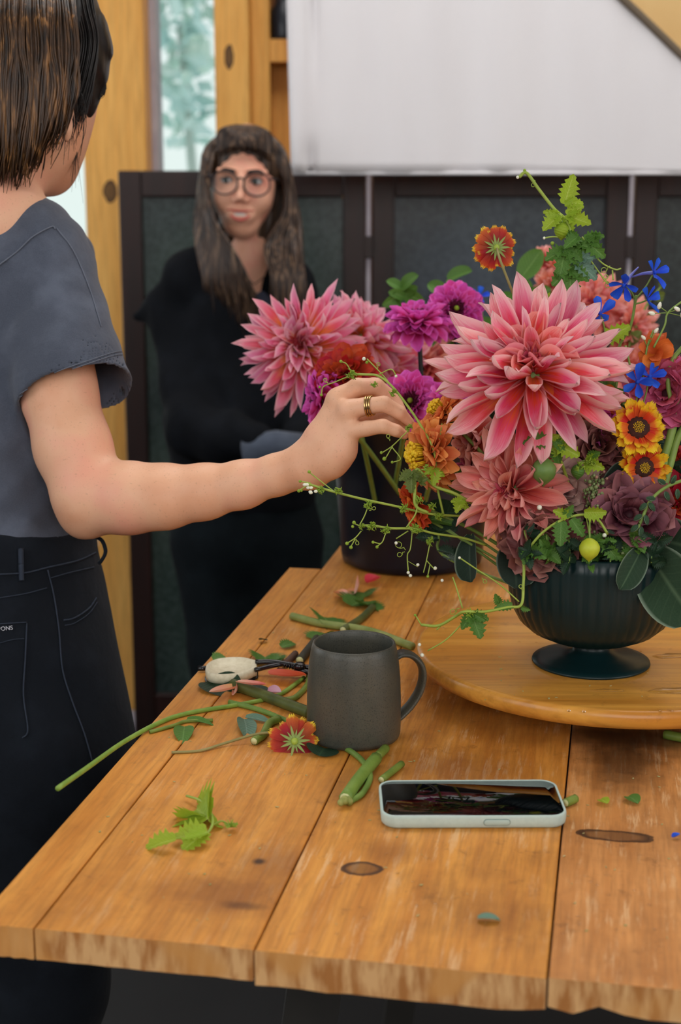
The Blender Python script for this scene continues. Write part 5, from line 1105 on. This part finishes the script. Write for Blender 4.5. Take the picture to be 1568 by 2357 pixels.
vine('green vine with clumps lying just below the long straight one', [(1120, 1255, 1.43), (1065, 1238, 1.42), (1000, 1228, 1.41), (955, 1217, 1.40), (900, 1216, 1.395), (860, 1210, 1.39), (835, 1210, 1.39)],
     clumps=[(990, 1245, 1.41, .0055), (954, 1216, 1.40, .0065), (888, 1220, 1.392, .006), (856, 1210, 1.388, .006), (832, 1212, 1.388, .004), (965, 1222, 1.40, .0045)], branches=[[(832, 1212, 1.39), (815, 1205, 1.39)], [(832, 1222, 1.39), (818, 1238, 1.39), (800, 1250, 1.39)], [(818, 1240, 1.39), (808, 1258, 1.39)], [(888, 1228, 1.39), (878, 1250, 1.39), (860, 1248, 1.39)], [(878, 1250, 1.39), (868, 1258, 1.39)], [(990, 1250, 1.41), (982, 1290, 1.41), (975, 1318, 1.41)], [(982, 1290, 1.41), (1000, 1310, 1.41)], [(940, 1222, 1.40), (912, 1240, 1.40)], [(990, 1300, 1.41), (985, 1325, 1.41)]],
     buds=[(815, 1203, 1.39, .0018), (812, 1212, 1.39, .0015), (799, 1251, 1.39, .0018), (808, 1260, 1.39, .0018), (859, 1248, 1.39, .0015), (868, 1259, 1.39, .0016), (912, 1250, 1.40, .0026, 1), (1002, 1308, 1.41, .003, 1), (962, 1300, 1.41, .0026, 1), (945, 1325, 1.41, .0028, 1), (985, 1327, 1.41, .0015), (1018, 1336, 1.41, .0026, 1)], curls=[(820, 1240, 1.39, .004), (932, 1270, 1.41, .005)])
M_curl = M_tan
vine('hanging tendril with a long curl in front of the bucket', [(950, 1215, 1.41), (945, 1262, 1.41), (938, 1278, 1.41), (940, 1315, 1.41)], .0006, buds=[(940, 1318, 1.41, .0026, 1)], curls=[(934, 1266, 1.41, .007)], branches=[[(940, 1292, 1.41), (962, 1305, 1.41)]])
vine('leafy green vine climbing from the zinnias back to the coral dahlia', [(1090, 1160, 1.41), (1045, 1135, 1.40), (1000, 1118, 1.40), (960, 1080, 1.40), (955, 1130, 1.395), (958, 1165, 1.395), (985, 1180, 1.40)], .0016,
     leaves=[((1002, 1078, 1.395), (998, 1118, 1.39), 'lime'), ((948, 1085, 1.395), (945, 1135, 1.39), 'olive'), ((966, 1110, 1.395), (985, 1100, 1.39), 'olive'), ((1065, 1152, 1.40), (1050, 1180, 1.39), 'lime')], clumps=[(965, 1152, 1.393, .005), (982, 1075, 1.395, .004)], branches=[[(1000, 1118, 1.40), (998, 1090, 1.395), (970, 1080, 1.395)], [(960, 1140, 1.395), (958, 1180, 1.395), (935, 1215, 1.395)]])
vine('tall leafy vine rising above the huge dahlia', [(1300, 690, 1.43), (1308, 620, 1.42), (1318, 560, 1.42), (1305, 510, 1.42), (1275, 480, 1.42), (1240, 435, 1.42), (1212, 398, 1.42), (1195, 408, 1.42)], .0016,
     leaves=[((1300, 470, 1.42), (1320, 400, 1.415), 'lime', 1), ((1300, 470, 1.42), (1345, 465, 1.415), 'lime', 1), ((1288, 495, 1.42), (1250, 530, 1.415), 'lime'), ((1305, 495, 1.42), (1362, 518, 1.415), 'lime'), ((1318, 560, 1.42), (1335, 600, 1.41), 'mid'), ((1345, 550, 1.42), (1392, 592, 1.41), 'mid'), ((1300, 575, 1.42), (1290, 640, 1.41), 'mid'), ((1325, 600, 1.42), (1375, 640, 1.41), 'blue'), ((1330, 545, 1.42), (1300, 570, 1.41), 'mid'), ((1360, 545, 1.42), (1385, 570, 1.41), 'mid'), ((1310, 620, 1.42), (1318, 690, 1.41), 'mid')],
     branches=[[(1340, 545, 1.42), (1380, 600, 1.42), (1415, 620, 1.42), (1430, 618, 1.42)], [(1360, 600, 1.42), (1385, 635, 1.42), (1400, 655, 1.42)], [(1298, 500, 1.42), (1302, 540, 1.42)], [(1318, 548, 1.42), (1275, 545, 1.42), (1255, 548, 1.42)], [(1410, 622, 1.42), (1412, 645, 1.42)]],
     buds=[(1253, 548, 1.42, .0022, 1), (1192, 408, 1.42, .0026, 1), (1272, 560, 1.42, .002), (1208, 392, 1.42, .0015), (1230, 418, 1.42, .0014)], curls=[(1405, 612, 1.42, .006), (1395, 640, 1.42, .006), (1232, 415, 1.42, .004), (1388, 650, 1.42, .005)])
vine('vine base leaves just behind the top petals of the huge dahlia', [(1290, 900, 1.45), (1270, 760, 1.44), (1295, 700, 1.43)], .0018, leaves=[((1270, 700, 1.43), (1215, 718, 1.42), 'lime'), ((1275, 690, 1.43), (1260, 745, 1.42), 'lime'), ((1240, 690, 1.43), (1205, 735, 1.42), 'mid'), ((1385, 780, 1.43), (1455, 752, 1.42), 'lime', 1)])
vine('lime vine trailing from the bowl rim down to the turntable', [(1198, 1262, 1.38), (1206, 1300, 1.37), (1205, 1345, 1.365), (1200, 1392, 1.36), (1168, 1398, 1.355), (1115, 1408, 1.35), (1070, 1408, 1.35), (1050, 1418, 1.36), (1010, 1440, 1.37), (970, 1438, 1.38)], .0014,
     leaves=[((1180, 1395, 1.357), (1140, 1398, 1.35), 'mid', 1), ((1150, 1390, 1.357), (1140, 1368, 1.35), 'mid', 1), ((1200, 1398, 1.36), (1220, 1405, 1.355), 'mid', 1), ((1085, 1412, 1.352), (1108, 1470, 1.345), 'mid'), ((1085, 1412, 1.352), (1120, 1428, 1.345), 'mid', 1)], clumps=[(1080, 1412, 1.35, .005)],
     branches=[[(1195, 1385, 1.36), (1150, 1345, 1.36), (1100, 1312, 1.36), (1060, 1285, 1.36)], [(1065, 1400, 1.355), (1050, 1350, 1.36), (1042, 1328, 1.36)], [(1020, 1436, 1.37), (1005, 1450, 1.37)], [(970, 1438, 1.38), (958, 1418, 1.38)], [(1078, 1420, 1.35), (1030, 1470, 1.36), (985, 1498, 1.37)]],
     buds=[(1058, 1284, 1.36, .0022, 1), (956, 1416, 1.38, .0014), (972, 1508, 1.37, .003, 1), (966, 1484, 1.37, .0026, 1)], curls=[(1058, 1400, 1.355, .006), (1206, 1360, 1.36, .004), (1110, 1330, 1.36, .004)])
vine('green vine with lobed leaves in front of the brown lisianthus', [(1215, 1265, 1.36), (1250, 1225, 1.355), (1295, 1196, 1.355), (1340, 1185, 1.36), (1375, 1195, 1.36), (1400, 1230, 1.36)], .0013,
     leaves=[((1220, 1262, 1.36), (1258, 1285, 1.35), 'mid', 1), ((1215, 1268, 1.36), (1205, 1295, 1.35), 'mid', 1), ((1292, 1200, 1.355), (1290, 1258, 1.35), 'mid', 1), ((1315, 1195, 1.355), (1345, 1235, 1.35), 'mid', 1), ((1300, 1190, 1.355), (1320, 1160, 1.35), 'mid', 1), ((1345, 1180, 1.355), (1398, 1180, 1.35), 'lime', 1), ((1390, 1250, 1.36), (1425, 1290, 1.355), 'mid', 1), ((1390, 1248, 1.36), (1420, 1245, 1.355), 'mid', 1), ((1310, 1188, 1.355), (1275, 1175, 1.35), 'lime', 1)],
     branches=[[(1350, 1190, 1.36), (1356, 1230, 1.36), (1355, 1245, 1.36)]], buds=[(1392, 1232, 1.36, .0035, 1), (1242, 1168, 1.36, .004, 1)])
vine('cluster of green leaves and buds under the huge dahlia', [(1310, 1120, 1.40), (1290, 1060, 1.37), (1260, 1030, 1.36), (1235, 1010, 1.36)], .0016,
     leaves=[((1262, 1012, 1.355), (1205, 1020, 1.35), 'mid', 1), ((1275, 1012, 1.355), (1300, 1040, 1.35), 'mid', 1), ((1280, 1022, 1.355), (1335, 1050, 1.35), 'lime'), ((1262, 1010, 1.355), (1290, 1000, 1.35), 'lime', 1), ((1280, 1035, 1.36), (1290, 1075, 1.35), 'mid', 1), ((1350, 1060, 1.37), (1390, 1080, 1.36), 'lime'), ((1355, 1050, 1.37), (1385, 1040, 1.36), 'mid', 1)], clumps=[(1262, 1038, 1.355, .006), (1335, 1075, 1.365, .006), (1360, 1062, 1.365, .006)])
# balloon pods
def pod(label, px, py, d, r, mat_, top):
    t_ = thing('balloon_pod', label, 'seed pod', W(px, py, d), group='papery seed pods')
    mb = MB(); mb.lathe([(0, r*1.0), (r*.35, r*.9), (r*.72, r*.62), (r*.95, r*.2), (r*.96, -r*.15), (r*.78, -r*.6), (r*.42, -r*.95), (r*.12, -r*1.2), (0, -r*1.35)], W(px, py, d), 36, lambda th, i, z: 1+.045*abs(math.cos(1.5*th+.6))-.02)
    obj('husk', mb, mat_, t_); obj('stalk', MB().tube(spline([W(px, py, d)+Vector((0, 0, r*.95)), W((px+top[0])/2, (py-r/d*FPX+top[1])/2, d), W(*top, d+.01)], 4), .0009, 6), M_stem, t_)
pod('dark green balloon shaped pod under the huge dahlia', 1252, 1082, 1.35, .0118, plain('green_husk', (84, 116, 54), (104, 132, 64), 80, .5, .3, 160), (1272, 1035))
pod('lime green balloon pod hanging in front of the bowl rim', 1357, 1262, 1.35, .0098, plain('lime_husk', (172, 186, 40), (190, 200, 60), 80, .5, .3, 160), (1358, 1190))
pod('small green pod beside the leaf cluster', 1330, 1084, 1.37, .0065, ML['mid'], (1345, 1060)); pod('small yellow green pod on the tall vine', 1293, 530, 1.42, .0075, ML['lime'], (1298, 500))
# seed clusters
def seeds(label, pts, n, r, seed, d=1.385):
    q = random.Random(seed); P = [W(x, y, d) for x, y in pts]; t_ = thing('seed_cluster', label, 'seed head', P[0], group='clusters of tiny green seeds'); S = spline(P, 8)
    obj('stem', MB().tube(S+[BOWLIN], .0012, 6), M_stem, t_); mb = MB(); mc = [MB(), MB()]
    for i in range(n):
        a = S[q.randrange(len(S))]; dv = Vector((q.gauss(0, 1), q.gauss(0, 1)-.5, q.gauss(0, 1))).normalized(); p = a+dv*q.uniform(.3, 1)*r; mc[q.random() < .2].ball(p, q.uniform(.0013, .0021), 6, 5); mc[0].tube([a, p], .0003, 3)
    obj('seeds', mc[0], plain('seed_green'+str(seed), (134, 146, 96), (104, 120, 70), 200, .5), t_)['kind'] = 'stuff'; obj('seeds', mc[1], plain('seed_pink'+str(seed), (160, 116, 100), None, rough=.5), t_)['kind'] = 'stuff'
seeds('upper green seed cluster beside the dusty mauve lisianthus', [(1372, 1105), (1368, 1150), (1372, 1180)], 150, .012, 1)
seeds('lower green seed cluster above the lime pod', [(1385, 1190), (1385, 1230), (1345, 1260)], 170, .013, 2)
seeds('green seed cluster at the bowl rim below the dark leaves', [(1410, 1255), (1430, 1280), (1435, 1295)], 60, .010, 3, 1.37)
seeds('reddish seed cluster between the brown lisianthus and the pod', [(1330, 1225), (1320, 1262), (1325, 1290)], 80, .010, 4, 1.39)
# bud spike, right stems, white bud sprigs
def budspike(label, pts, buds, d, m, r=.0038):
    q = random.Random(len(buds)); t_ = thing('bud_spike', label, 'buds', W(*pts[0], d), group='flower bud sprigs at the right'); obj('stem', MB().tube(spline([W(x, y, d) for x, y in pts], 7), .0016 if m == 0 else .001, 7), M_stem, t_)
    for (x, y, ang) in buds:
        b_ = MB(); a = W(x, y, d-.004); dr = Vector((math.cos(ang), -.3, math.sin(ang))).normalized(); b_.tube([a-dr*r, a-dr*r*.5, a+dr*r*.2, a+dr*r*1.1, a+dr*r*1.5], [r*.2, r*.62, r*.72, r*.45, r*.08], 8); obj('bud', b_, ML['sage'] if m == 0 else M_bud, t_)
        if m: obj('twig', MB().tube([W(*pts[len(pts)//2], d), a], .0005, 5), M_stem, t_)
budspike('fuzzy snapdragon bud spike lying over the burgundy lisianthus', [(1600, 1098), (1540, 1118), (1500, 1150), (1480, 1190), (1465, 1225)], [(1525, 1110, 2.6), (1560, 1135, -1.6), (1500, 1148, 3), (1535, 1140, -1.2), (1482, 1165, -2.4), (1500, 1165, -1), (1470, 1190, -2.6), (1488, 1195, -1.4), (1462, 1215, -2.4), (1476, 1222, -1.8), (1550, 1105, 1.2)], 1.36, 0)
budspike('pale bud sprig branching at the far right edge', [(1505, 800), (1530, 750), (1538, 720), (1575, 690)], [(1502, 722, 2.8), (1560, 712, 2.6), (1572, 728, 2), (1518, 705, 1.4)], 1.41, 1, .003)
budspike('pale bud sprig low beside the orange red snapdragon', [(1480, 870), (1490, 800), (1505, 760)], [(1482, 778, 2.4), (1510, 762, 1.0)], 1.415, 1, .0026)
budspike('single white bud above the right petals of the huge dahlia', [(1450, 840), (1445, 815), (1440, 795)], [(1443, 808, -1.6)], 1.38, 1, .0034)
for lab, pts, r_ in (('thick green stem rising along the right edge', [(1600, 850), (1568, 900), (1545, 1000), (1520, 1080), (1480, 1180)], .0042), ('curved thin green stem at the right edge', [(1580, 790), (1548, 830), (1538, 880), (1548, 950), (1540, 1020), (1500, 1180)], .0022), ('green stem leaning behind the lower gaillardia', [(1590, 960), (1560, 1010), (1540, 1080), (1500, 1200)], .0036)):
    tag(obj('garden_branch', MB().tube(spline([W(x, y, 1.42) for x, y in pts]+[BOWLIN], 6), r_, 8), M_stem), lab, 'stem', 'bare stems at the right edge')
# ---------------------------------------------------------------- cuttings and small things on the table
M_cut = plain('cut_stem', (122, 140, 56), (96, 118, 44), 70, .5, .2, 500); M_olive = plain('olive_stem', (96, 104, 48), (66, 74, 34), 50, .5, .2, 500); M_pith = plain('pith', (206, 206, 150), None, rough=.7)
def cutting(label, pts, rad, m=None, group='cut stem pieces', h0=None, name='cut_stem', cap=True, taper=None):
    r_ = rad if not hasattr(rad, '__len__') else max(rad); P = [T(p[0], p[1], (p[2] if len(p) > 2 else r_)) for p in pts]
    t_ = thing(name, label, 'cut stem', P[0], group=group); S = spline(P, 6); n = len(S)
    R = [rad]*n if not hasattr(rad, '__len__') else [rad[0]+(rad[1]-rad[0])*i/(n-1) for i in range(n)]
    obj('stalk', MB().tube(S, R, 9), m or M_cut, t_)
    if cap and r_ > .002: dv = (S[0]-S[1]).normalized(); obj('cut_face', MB().tube([S[0], S[0]+dv*.0004], r_*.82, 9), M_pith, t_)
    return t_
cutting('thick green stem section in front of the mug, knobbly cut end', [(795, 1838), (830, 1788), (866, 1745)], .0058, plain('thick_stem', (98, 128, 46), (122, 148, 64), 60, .5, .3, 300))
cutting('thinner stub at the upper end of the thick green section', [(868, 1742), (888, 1722)], .0042, M_cut)
cutting('short green stem bit between the thick section and the phone', [(878, 1795), (925, 1758)], .0032)
cutting('short green stem bit left of the fallen gaillardia', [(585, 1706), (607, 1690), (620, 1665), (642, 1655)], .0040)
cutting('long pale stem lying behind the mug', [(672, 1418), (740, 1435), (850, 1452), (950, 1488)], .0046, plain('pale_stem', (150, 158, 92), (118, 134, 64), 60, .5))
cutting('dark olive stem section left of the mug', [(535, 1575), (600, 1598), (690, 1632), (712, 1640)], .0058, M_olive)
cutting('short dark stub above the pruners', [(690, 1520), (730, 1470)], .0050, plain('dark_stub', (60, 58, 40), (44, 40, 30), 40, .7))
cutting('brown stub beside the pruner blades', [(655, 1530), (680, 1505)], .0040, plain('brown_stub', (84, 58, 44), None, rough=.7))
cutting('dark green stem under the far leaves', [(790, 1450), (830, 1425), (858, 1398)], .0046, M_olive)
cutting('tiny stem end right of the phone', [(1302, 1848), (1325, 1838)], .0038)
cutting('dry brown stub behind the phone', [(1120, 1812), (1150, 1808)], .0042, plain('dry_stub', (126, 100, 58), (100, 76, 40), 80, .8))
cutting('green stem tip lying under the turntable rim', [(1530, 1690), (1580, 1700)], .0045)
cutting('long green stem hanging over the left table edge', [(133, 1815, .030), (200, 1768, .020), (285, 1708, .006), (370, 1662), (440, 1640), (560, 1620), (640, 1600), (700, 1560)], .0023, plain('bright_stem', (140, 168, 72), (110, 146, 56), 70, .45), cap=False)
cutting('second thin stem alongside the long hanging one', [(345, 1685), (400, 1670), (430, 1660), (490, 1658)], .0018, cap=False)
cutting('curved green stem passing in front of the mug to the thick section', [(528, 1616), (600, 1635), (690, 1672), (770, 1708), (828, 1745), (852, 1785), (835, 1825), (805, 1845)], .0027, plain('curved_stem', (122, 150, 70), (96, 128, 54), 70, .45), cap=False)
cutting('pale stem curling out from beneath the pruners', [(712, 1545), (708, 1575), (680, 1605), (650, 1612)], .0030, cap=False)
cutting('thin twig beside the dark olive section', [(625, 1620), (700, 1640)], .0009, M_tan, cap=False)
# knobbly cut end
tk = thing('stem_knob', 'pale knobbly node at the near end of the thick section', 'cut stem', T(795, 1845)); mb = MB(); q = random.Random(2)
for i in range(7): mb.ball(T(795, 1845, .005)+Vector((q.uniform(-.004, .004), q.uniform(-.003, .002), q.uniform(-.002, .003))), q.uniform(.0026, .004), 8, 6)
obj('node', mb, plain('knob', (160, 158, 90), (120, 132, 60), 200, .7, .3, 400), tk)
# fallen gaillardia, lying face down
gaillardia('fallen gaillardia lying face down before the mug', 678, 1708, 0, .026, Vector((-.05, .80, -.55)), True, [T(640, 1688, .010), T(590, 1690, .008), T(520, 1710, .003), T(460, 1728, .0014), T(395, 1732, .0014)], M_tan, tab=True)
# leaves and petals on the table
def tleaf(label, kind, mk, a, b, wsc=1, roll=0, h=.002, cat='leaf', i=0, group='loose leaves on the table', more=(), name='fallen_leaf', lift=.004):
    t_ = thing(name, label, cat, T(*a), group=group); leaf(t_, kind, mk, T(*a, h), T(*b, lift), roll, wsc, i, up=(0, 0, 1))
    for (a2, b2, r2) in more: leaf(t_, kind, mk, T(*a2, h), T(*b2, lift), r2, wsc, i, up=(0, 0, 1))
    return t_
t_ = thing('leaf_sprig', 'bright lime leaf sprig lying alone near the left', 'leaf', T(470, 1900))
for a, b, r_, w_ in (((470, 1880), (412, 1862), 30, 1.5), ((480, 1885), (430, 1840), -30, 1.3), ((478, 1915), (400, 1935), 10, 1.5), ((476, 1915), (420, 1952), -10, 1.2), ((480, 1890), (495, 1848), 60, 1.2), ((405, 1932), (330, 1948), 0, 1.0)):
    leaf(t_, 'lobe', 'lime', T(*a, .008), T(*b, .003), r_, w_, up=(0, -.4, 1))
mb = MB(); mb.tube(spline([T(430, 1832, .004), T(460, 1842, .007), T(480, 1860, .008), T(490, 1895, .008), T(470, 1930, .003)], 6), .0012, 6); mb.tube(spline([T(488, 1900, .006), T(510, 1890, .004), T(530, 1900, .004)], 5), .0008, 5); obj('stem', mb, M_vine, t_)
mb = MB(); q = random.Random(8)
for i in range(26): p = T(532, 1902, .004); dv = Vector((q.gauss(0, 1), q.gauss(0, 1), abs(q.gauss(0, .5)))).normalized(); mb.tube([p, p+dv*.006], [.0009, .0003], 4)
obj('leaf_clump', mb, M_clump, t_)
tleaf('small grey green oval leaf in the near middle', 'oval', 'blue', (1100, 2114), (1152, 2110), .9, 0)
for lab, a, b, kind, mk, ws in (('dark crinkled leaf tucked beside the fallen gaillardia', (735, 1740), (750, 1712), 'oval', 'dark', 2.2), ('leaf hanging from the second thin stem', (425, 1672), (420, 1698), 'lance', 'mid', 1.6), ('thin leaf on the long hanging stem', (430, 1655), (492, 1660), 'lance', 'mid', .8), ('forked blue green leaf left of the thin twig', (565, 1650), (625, 1655), 'lance', 'blue', 1.0), ('narrow leaf below the forked one', (562, 1655), (575, 1690), 'lance', 'blue', 1.2),
    ('dark leaf under the pruner handle', (480, 1568), (540, 1590), 'oval', 'dark', 1.4), ('dark leaf between the pruners and the olive section', (560, 1585), (630, 1592), 'oval', 'dark', 1.0), ('green leaf standing behind the pruner hinge', (612, 1530), (610, 1492), 'serr', 'mid', 1.1), ('green leaf right of the standing one', (635, 1525), (645, 1502), 'serr', 'mid', 1.2), ('leaf pair above the pruners', (648, 1490), (682, 1475), 'serr', 'mid', 1.1), ('tiny leaf furthest up on the left', (598, 1473), (615, 1470), 'oval', 'dark', 1.6),
    ('ragged leaf left of the far pale stem', (490, 1518), (520, 1508), 'serr', 'mid', 1.6), ('green leaf behind the mug rim', (720, 1470), (760, 1448), 'serr', 'mid', 1.5), ('leaf on the far side under the pale stem', (745, 1420), (765, 1440), 'serr', 'mid', 1.4), ('big green leaf among the far cuttings', (810, 1395), (850, 1370), 'serr', 'mid', 1.6), ('green leaf right of the far cuttings', (830, 1390), (880, 1398), 'serr', 'mid', 1.6), ('leaf at the left of the far cuttings', (820, 1385), (790, 1362), 'serr', 'mid', 1.4), ('folded leaf above the far stem', (840, 1375), (835, 1352), 'serr', 'mid', 1.4),
    ('small green scrap right of the tiny stem end', (1446, 1833), (1468, 1842), 'oval', 'mid', 1.3), ('small yellow scrap right of the phone', (1382, 1840), (1398, 1844), 'oval', 'lime', 1.4), ('dark scrap on the turntable left of the bowl foot', (1185, 1492), (1196, 1500), 'oval', 'dark', 1.6)):
    hh = .002 if 'turntable' not in lab else .047
    tleaf(lab, kind, mk, a, b, ws, rnd.uniform(-25, 25), h=hh, lift=hh+.003) if 'turntable' not in lab else None
M_pp = petalmat('fallen_petal_pink', [(0, (238, 170, 100)), (.5, (244, 172, 150)), (1, (248, 204, 190))], (232, 130, 140), .3)
def tpetal(label, a, b, w_=.2, h=.003, m=None, roll=0, bend=18):
    t_ = thing('fallen_petal', label, 'petal', T(*a), group='fallen petals'); me = petal_me('petal', m or M_pp, Wd=w_, bend=bend, cup=.8, n=8, m=4); A, B = T(*a, h), T(*b, h); X_ = (B-A); L = X_.length; X_ = X_.normalized(); Y_ = Vector((0,0,1)).cross(X_).normalized(); Z_ = X_.cross(Y_)
    M = Matrix((X_, Y_, Z_)).transposed().to_4x4(); M.translation = A; inst('petal_blade', me, MW[t_.name].inverted() @ (M @ Matrix.Rotation(math.radians(roll), 4, 'X') @ Matrix.Diagonal((L, L, L, 1))), t_)
tpetal('peach petal curling at the left end of the pile', (552, 1580), (480, 1608), .13, .005)
tpetal('pink petal lying over the dark olive section', (545, 1570), (615, 1588), .11, .012, petalmat('pink_fallen_petal', [(0, (246, 190, 170)), (1, (226, 96, 116))], (220, 80, 110), .3))
tpetal('pale lilac petal beside the olive section', (615, 1590), (650, 1598), .3, .007, petalmat('lilac_petal', [(0, (226, 170, 190)), (1, (236, 196, 214))], (220, 150, 180), .2), 20)
tpetal('salmon red petal between the pruners and the mug', (620, 1552), (705, 1568), .2, .006, petalmat('salmon_petal', [(0, (240, 130, 120)), (1, (226, 84, 50))], (200, 60, 60), .3), -20)
tpetal('small peach petal standing on edge', (548, 1570), (552, 1608), .10, .004, None, 60)
tpetal('bright pink petal near the bucket', (845, 1342), (876, 1334), .4, .004, petalmat('hotpink_petal', [(0, (220, 60, 90)), (1, (236, 90, 110))], (200, 40, 80), .3))
tpetal('peach petal left of the far cuttings', (770, 1365), (802, 1372), .28, .004)
tpetal('pale peach petal upright among the far cuttings', (822, 1350), (826, 1376), .3, .004, None, 50)
tpetal('tiny blue petal at the right edge of the table', (1548, 1928), (1566, 1922), .3, .002, MD['blue'])
mb = MB(); q = random.Random(12)
for i in range(130):
    p = T(q.uniform(60, 1560), q.uniform(1380, 2160), .0004) if i < 110 else onz(q.uniform(1080, 1500), q.uniform(1480, 1620), SZ+.0004)
    if i < 110 and (TO.inverted() @ p).x < -.42: continue
    if i < 110 and (p-SC.to_3d()-Vector((0,0,p.z))).length < .22: continue
    a = Vector((q.uniform(-1, 1), q.uniform(-1, 1), 0)).normalized()*q.uniform(.0006, .0018); b = Vector((-a.y, a.x, 0))*q.uniform(.2, .6); z = Vector((0, 0, .0005))
    mb.add([p-a, p-b, p+a, p+b, p-a+z, p-b+z, p+a+z, p+b+z], [(4,5,6,7), (0,1,5,4), (1,2,6,5), (2,3,7,6), (3,0,4,7)])
tag(obj('plant_crumbs', mb, plain('crumbs', (150, 160, 100), (190, 170, 120), 30, .8), smooth=False), 'tiny plant crumbs scattered over the planks', 'crumbs', kind='stuff')
# pruners: cream lined handle loop, black grips, blades hidden by the mug
pr = thing('pruners', 'black pruners with a cream inner handle left of the mug', 'pruners', T(580, 1550))
M_cream = plain('cream_plastic', (224, 216, 190), (206, 196, 166), 200, .5, .15, 300); M_blk = plain('black_steel', (14, 15, 18), (20, 20, 24), 60, .25, spec=.6)
def hl_(x, y, h=.0): return T(x, y, h)
oc = []; ic = []; N_ = 40
A = [(590, 1526), (560, 1519), (525, 1519), (495, 1524), (478, 1534), (474, 1545), (480, 1555), (500, 1560), (535, 1559), (565, 1553), (590, 1542), (585, 1534)]
loop = spline([hl_(x, y, .010) for x, y in A[:-1]], 5); cen = sum(loop, Vector())/len(loop)
mb = MB(); rings_ = []
for sc, z_ in ((1.02, -.006), (1.03, .0), (1.0, .003), (.93, .0035), (.82, -.001), (.55, -.003), (.12, -.0035)): rings_.append([cen+(p-cen)*sc+Vector((0, 0, z_)) for p in loop])
loft(mb, rings_); obj('handle', mb, M_cream, pr)
mb = MB(); rings_ = [[cen+(p-cen)*sc+Vector((.0, 0, z_)) for p in loop] for sc, z_ in ((1.0, -.0095), (1.06, -.009), (1.06, -.0085), (1.0, -.0082))]; loft(mb, rings_); mb.tube([T(478, 1538, .004), T(456, 1539, .004)], .0028, 8); obj('grip', mb, M_blk, pr)
mb = MB(); mb.tube(spline([T(588, 1524, .014), T(630, 1524, .014), T(680, 1532, .012), T(725, 1538, .010)], 5), [.003]*16, 8); mb.tube(spline([T(588, 1542, .012), T(630, 1532, .012), T(660, 1530, .012), T(700, 1545, .010), T(725, 1548, .009)], 5), [.0026]*21, 8); obj('arm', mb, M_blk, pr)
mb = MB(); mb.tube(spline([T(640, 1542, .008), T(670, 1548, .008), T(715, 1548, .008)], 4), .0028, 8)
for i in range(8): c_ = T(655+i*6, 1530+i*1.2, .012); mb.tube([c_+Vector((0, .003*math.cos(a), .003*math.sin(a))) for a in lerps(0, 6.28, 10)], .0008, 5)
obj('spring', mb, M_blk, pr)
mb = MB(); mb.lathe([(0, .0), (.006, 0), (.006, .004), (.004, .006), (0, .006)], T(690, 1538, .012), 14); obj('pivot', mb, M_blk, pr)
mb = MB(); P = [T(720, 1538, .012), T(790, 1552, .011), T(850, 1560, .010)]; mb.tube(P, [.006, .007, .001], 8, True, .3); obj('blade', mb, M_blk, pr)
# grey cloth on the floor by the table edge
fp = onz(300, 1705, .0); mb = MB(); mb.ball((fp.x-.02, fp.y+.05, .03), (.07, .05, .035), 16, 10); tag(obj('floor_cloth', mb, M_trim), 'pale crumpled cloth on the floor beyond the table edge', 'cloth')
